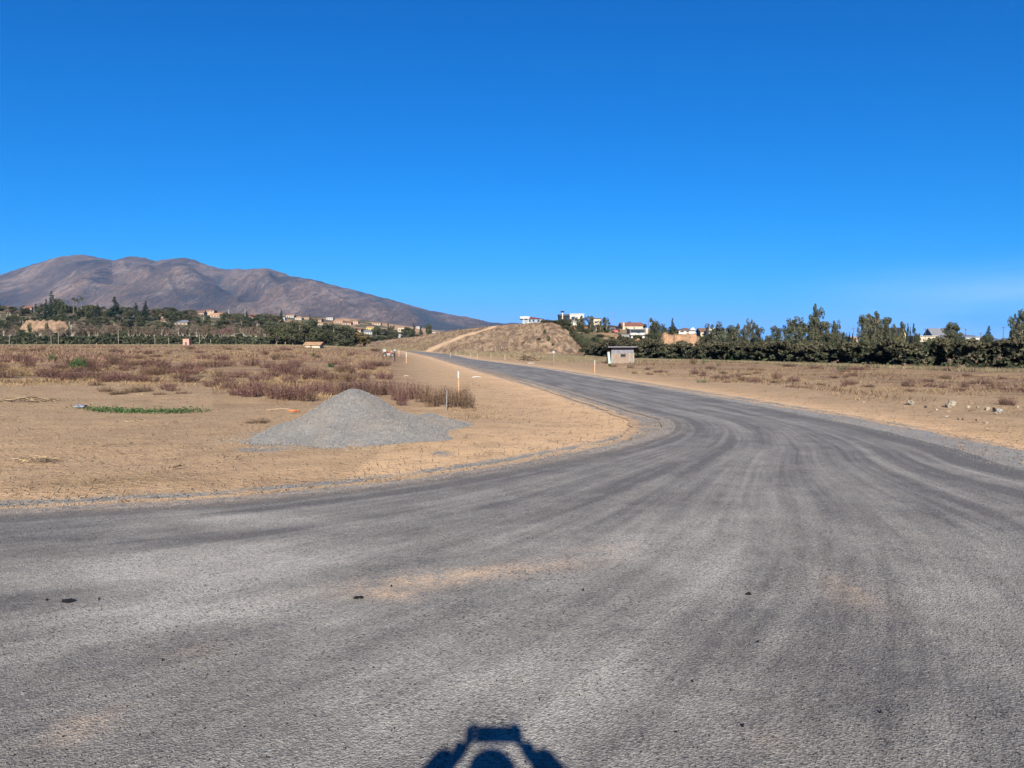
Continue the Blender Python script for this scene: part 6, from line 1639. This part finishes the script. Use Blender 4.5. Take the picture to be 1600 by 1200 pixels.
# ------------------------------------------------------------------ the photographer (stands behind the camera; only the shadow is seen)
def skin(name, joints, edges, mat, levels=2, root=0, parent=None):
    me = bpy.data.meshes.new(name); me.from_pydata([j[0] for j in joints], edges, []); me.materials.append(mat)
    o = link(name, me, parent); md = o.modifiers.new('skin', 'SKIN')
    for v, j in zip(me.skin_vertices[0].data, joints):
        v.radius = (j[1], j[2] if len(j) > 2 else j[1])
    me.skin_vertices[0].data[root].use_root = True
    md.use_smooth_shade = True; sb = o.modifiers.new('sub', 'SUBSURF'); sb.levels = levels; sb.render_levels = levels
    return o
M['skin'] = simple('skin', (0.42, 0.25, 0.17), .08, 8, rough=.6); M['shirt'] = simple('dark_blue_jacket', (0.03, 0.04, 0.07), .2, 6); M['trousers'] = simple('grey_trousers', (0.09, 0.09, 0.10), .2, 6)
M['hair'] = simple('dark_hair', (0.02, 0.015, 0.012), .3, 30); M['shoe'] = simple('brown_shoe', (0.06, 0.04, 0.03), .2, 10); M['phonec'] = simple('black_phone', (0.01, 0.01, 0.012), .1, 5, rough=.3)
HX0 = 0.03
per = empty('person', (HX0, -.385, g0(np.array([0.]), np.array([0.]))[0] + .03), 0, (1, 1, .955)); tag(per, 'person in dark jacket holding up a phone, seen only as the bottom shadow', 'person')
def P_(x, y, z): return (x, y, z)
sh, el, wr = (.19, -.01, 1.44), (.35, .085, 1.545), (.135, .33, 1.625)
J = [((0, 0, .95), .15, .11), ((0, .0, 1.15), .14, .10), ((0, .0, 1.36), .17, .11), ((0, .0, 1.49), .07, .06), ((0, .03, 1.57), .055), ((0, .04, 1.64), .078, .095), ((0, .04, 1.72), .075, .09)]
E = [(i, i + 1) for i in range(6)]
for s_ in (-1, 1):
    b_ = len(J)
    J += [((s_ * sh[0], sh[1], sh[2]), .062), ((s_ * .31, .04, 1.50), .05), ((s_ * el[0], el[1], el[2]), .045), ((s_ * .235, .21, 1.595), .036), ((s_ * wr[0], wr[1], wr[2]), .028), ((s_ * .125, .352, 1.668), .046, .030)]
    E += [(2, b_), (b_, b_ + 1), (b_ + 1, b_ + 2), (b_ + 2, b_ + 3), (b_ + 3, b_ + 4), (b_ + 4, b_ + 5)]
    c_ = len(J)
    J += [((s_ * .10, 0, .86), .095), ((s_ * .12, .02, .48), .062), ((s_ * .13, -.02, .10), .042), ((s_ * .14, .10, .035), .038, .03)]
    E += [(0, c_), (c_, c_ + 1), (c_ + 1, c_ + 2), (c_ + 2, c_ + 3)]
body = skin('body', J, E, M['skin'], parent=per)
for s_ in (-1, 1):      # fingers closing round the ends of the phone
    for k in range(4):
        z0 = 1.648 + k * .021; L = (.9, 1.05, 1.0, .8)[k]
        skin('finger', [((s_ * .118, .347, z0), .011), ((s_ * (.100), .373, z0 + .003), .0085), ((s_ * (.100 - .016 * L), .397, z0 + .004), .009), ((s_ * (.100 - .036 * L), .401, z0 + .004), .0065)], [(0, 1), (1, 2), (2, 3)], M['skin'], 1, parent=per)
    skin('thumb', [((s_ * .120, .343, 1.643), .012), ((s_ * .098, .343, 1.657), .0105), ((s_ * .076, .359, 1.675), .009)], [(0, 1), (1, 2)], M['skin'], 1, parent=per)
jk = [((0, 0, .93), .175, .135), ((0, 0, 1.15), .165, .125), ((0, 0, 1.36), .19, .13), ((0, .0, 1.47), .10, .08)]
je = [(0, 1), (1, 2), (2, 3)]
for s_ in (-1, 1):
    b_ = len(jk); jk += [((s_ * sh[0], sh[1], sh[2]), .085), ((s_ * .30, .03, 1.48), .055), ((s_ * .35, .09, 1.545), .042), ((s_ * .240, .215, 1.600), .050), ((s_ * .165, .315, 1.632), .060)]
    je += [(2, b_), (b_, b_ + 1), (b_ + 1, b_ + 2), (b_ + 2, b_ + 3), (b_ + 3, b_ + 4)]
skin('jacket', jk, je, M['shirt'], parent=per)
tj = [((0, 0, .98), .165, .125)]; te = []
for s_ in (-1, 1):
    b_ = len(tj); tj += [((s_ * .10, 0, .84), .115), ((s_ * .12, .02, .48), .085), ((s_ * .13, -.01, .09), .07)]; te += [(0, b_), (b_, b_ + 1), (b_ + 1, b_ + 2)]
skin('trousers', tj, te, M['trousers'], parent=per)
for s_ in (-1, 1): MB().ball((s_ * .14, .06, .045), (.05, .14, .05), 10, 7).build('shoe', M['shoe'], per, True)
hr = MB().ball((0, .012, 1.705), (.102, .112, .105), 14, 10).build('hair', M['hair'], per, True)
for s_ in (-1, 1):
    MB().ball((s_ * .032, .128, 1.66), .011, 8, 6).build('eye', M['white'], per, True); MB().ball((s_ * .082, .03, 1.65), (.012, .022, .032), 8, 6).build('ear', M['skin'], per, True)
MB().prism([(-.014, 1.615), (.014, 1.615), (0, 1.66)], .12, .150).build('nose', M['skin'], per); MB().box(-.025, .025, .120, .128, 1.590, 1.598).build('mouth', M['redp'], per)
ph = empty('phone', (0, 0, 0)); tag(ph, 'black phone held level in both hands above the shadow', 'phone')
MB().box(-.045, .122, -.014, -.004, EYE - .052, EYE + .020).build('phone_case', M['phonec'], ph)
MB().box(-.040, .117, -.0155, -.0142, EYE - .048, EYE + .016).build('screen', M['glass'], ph)
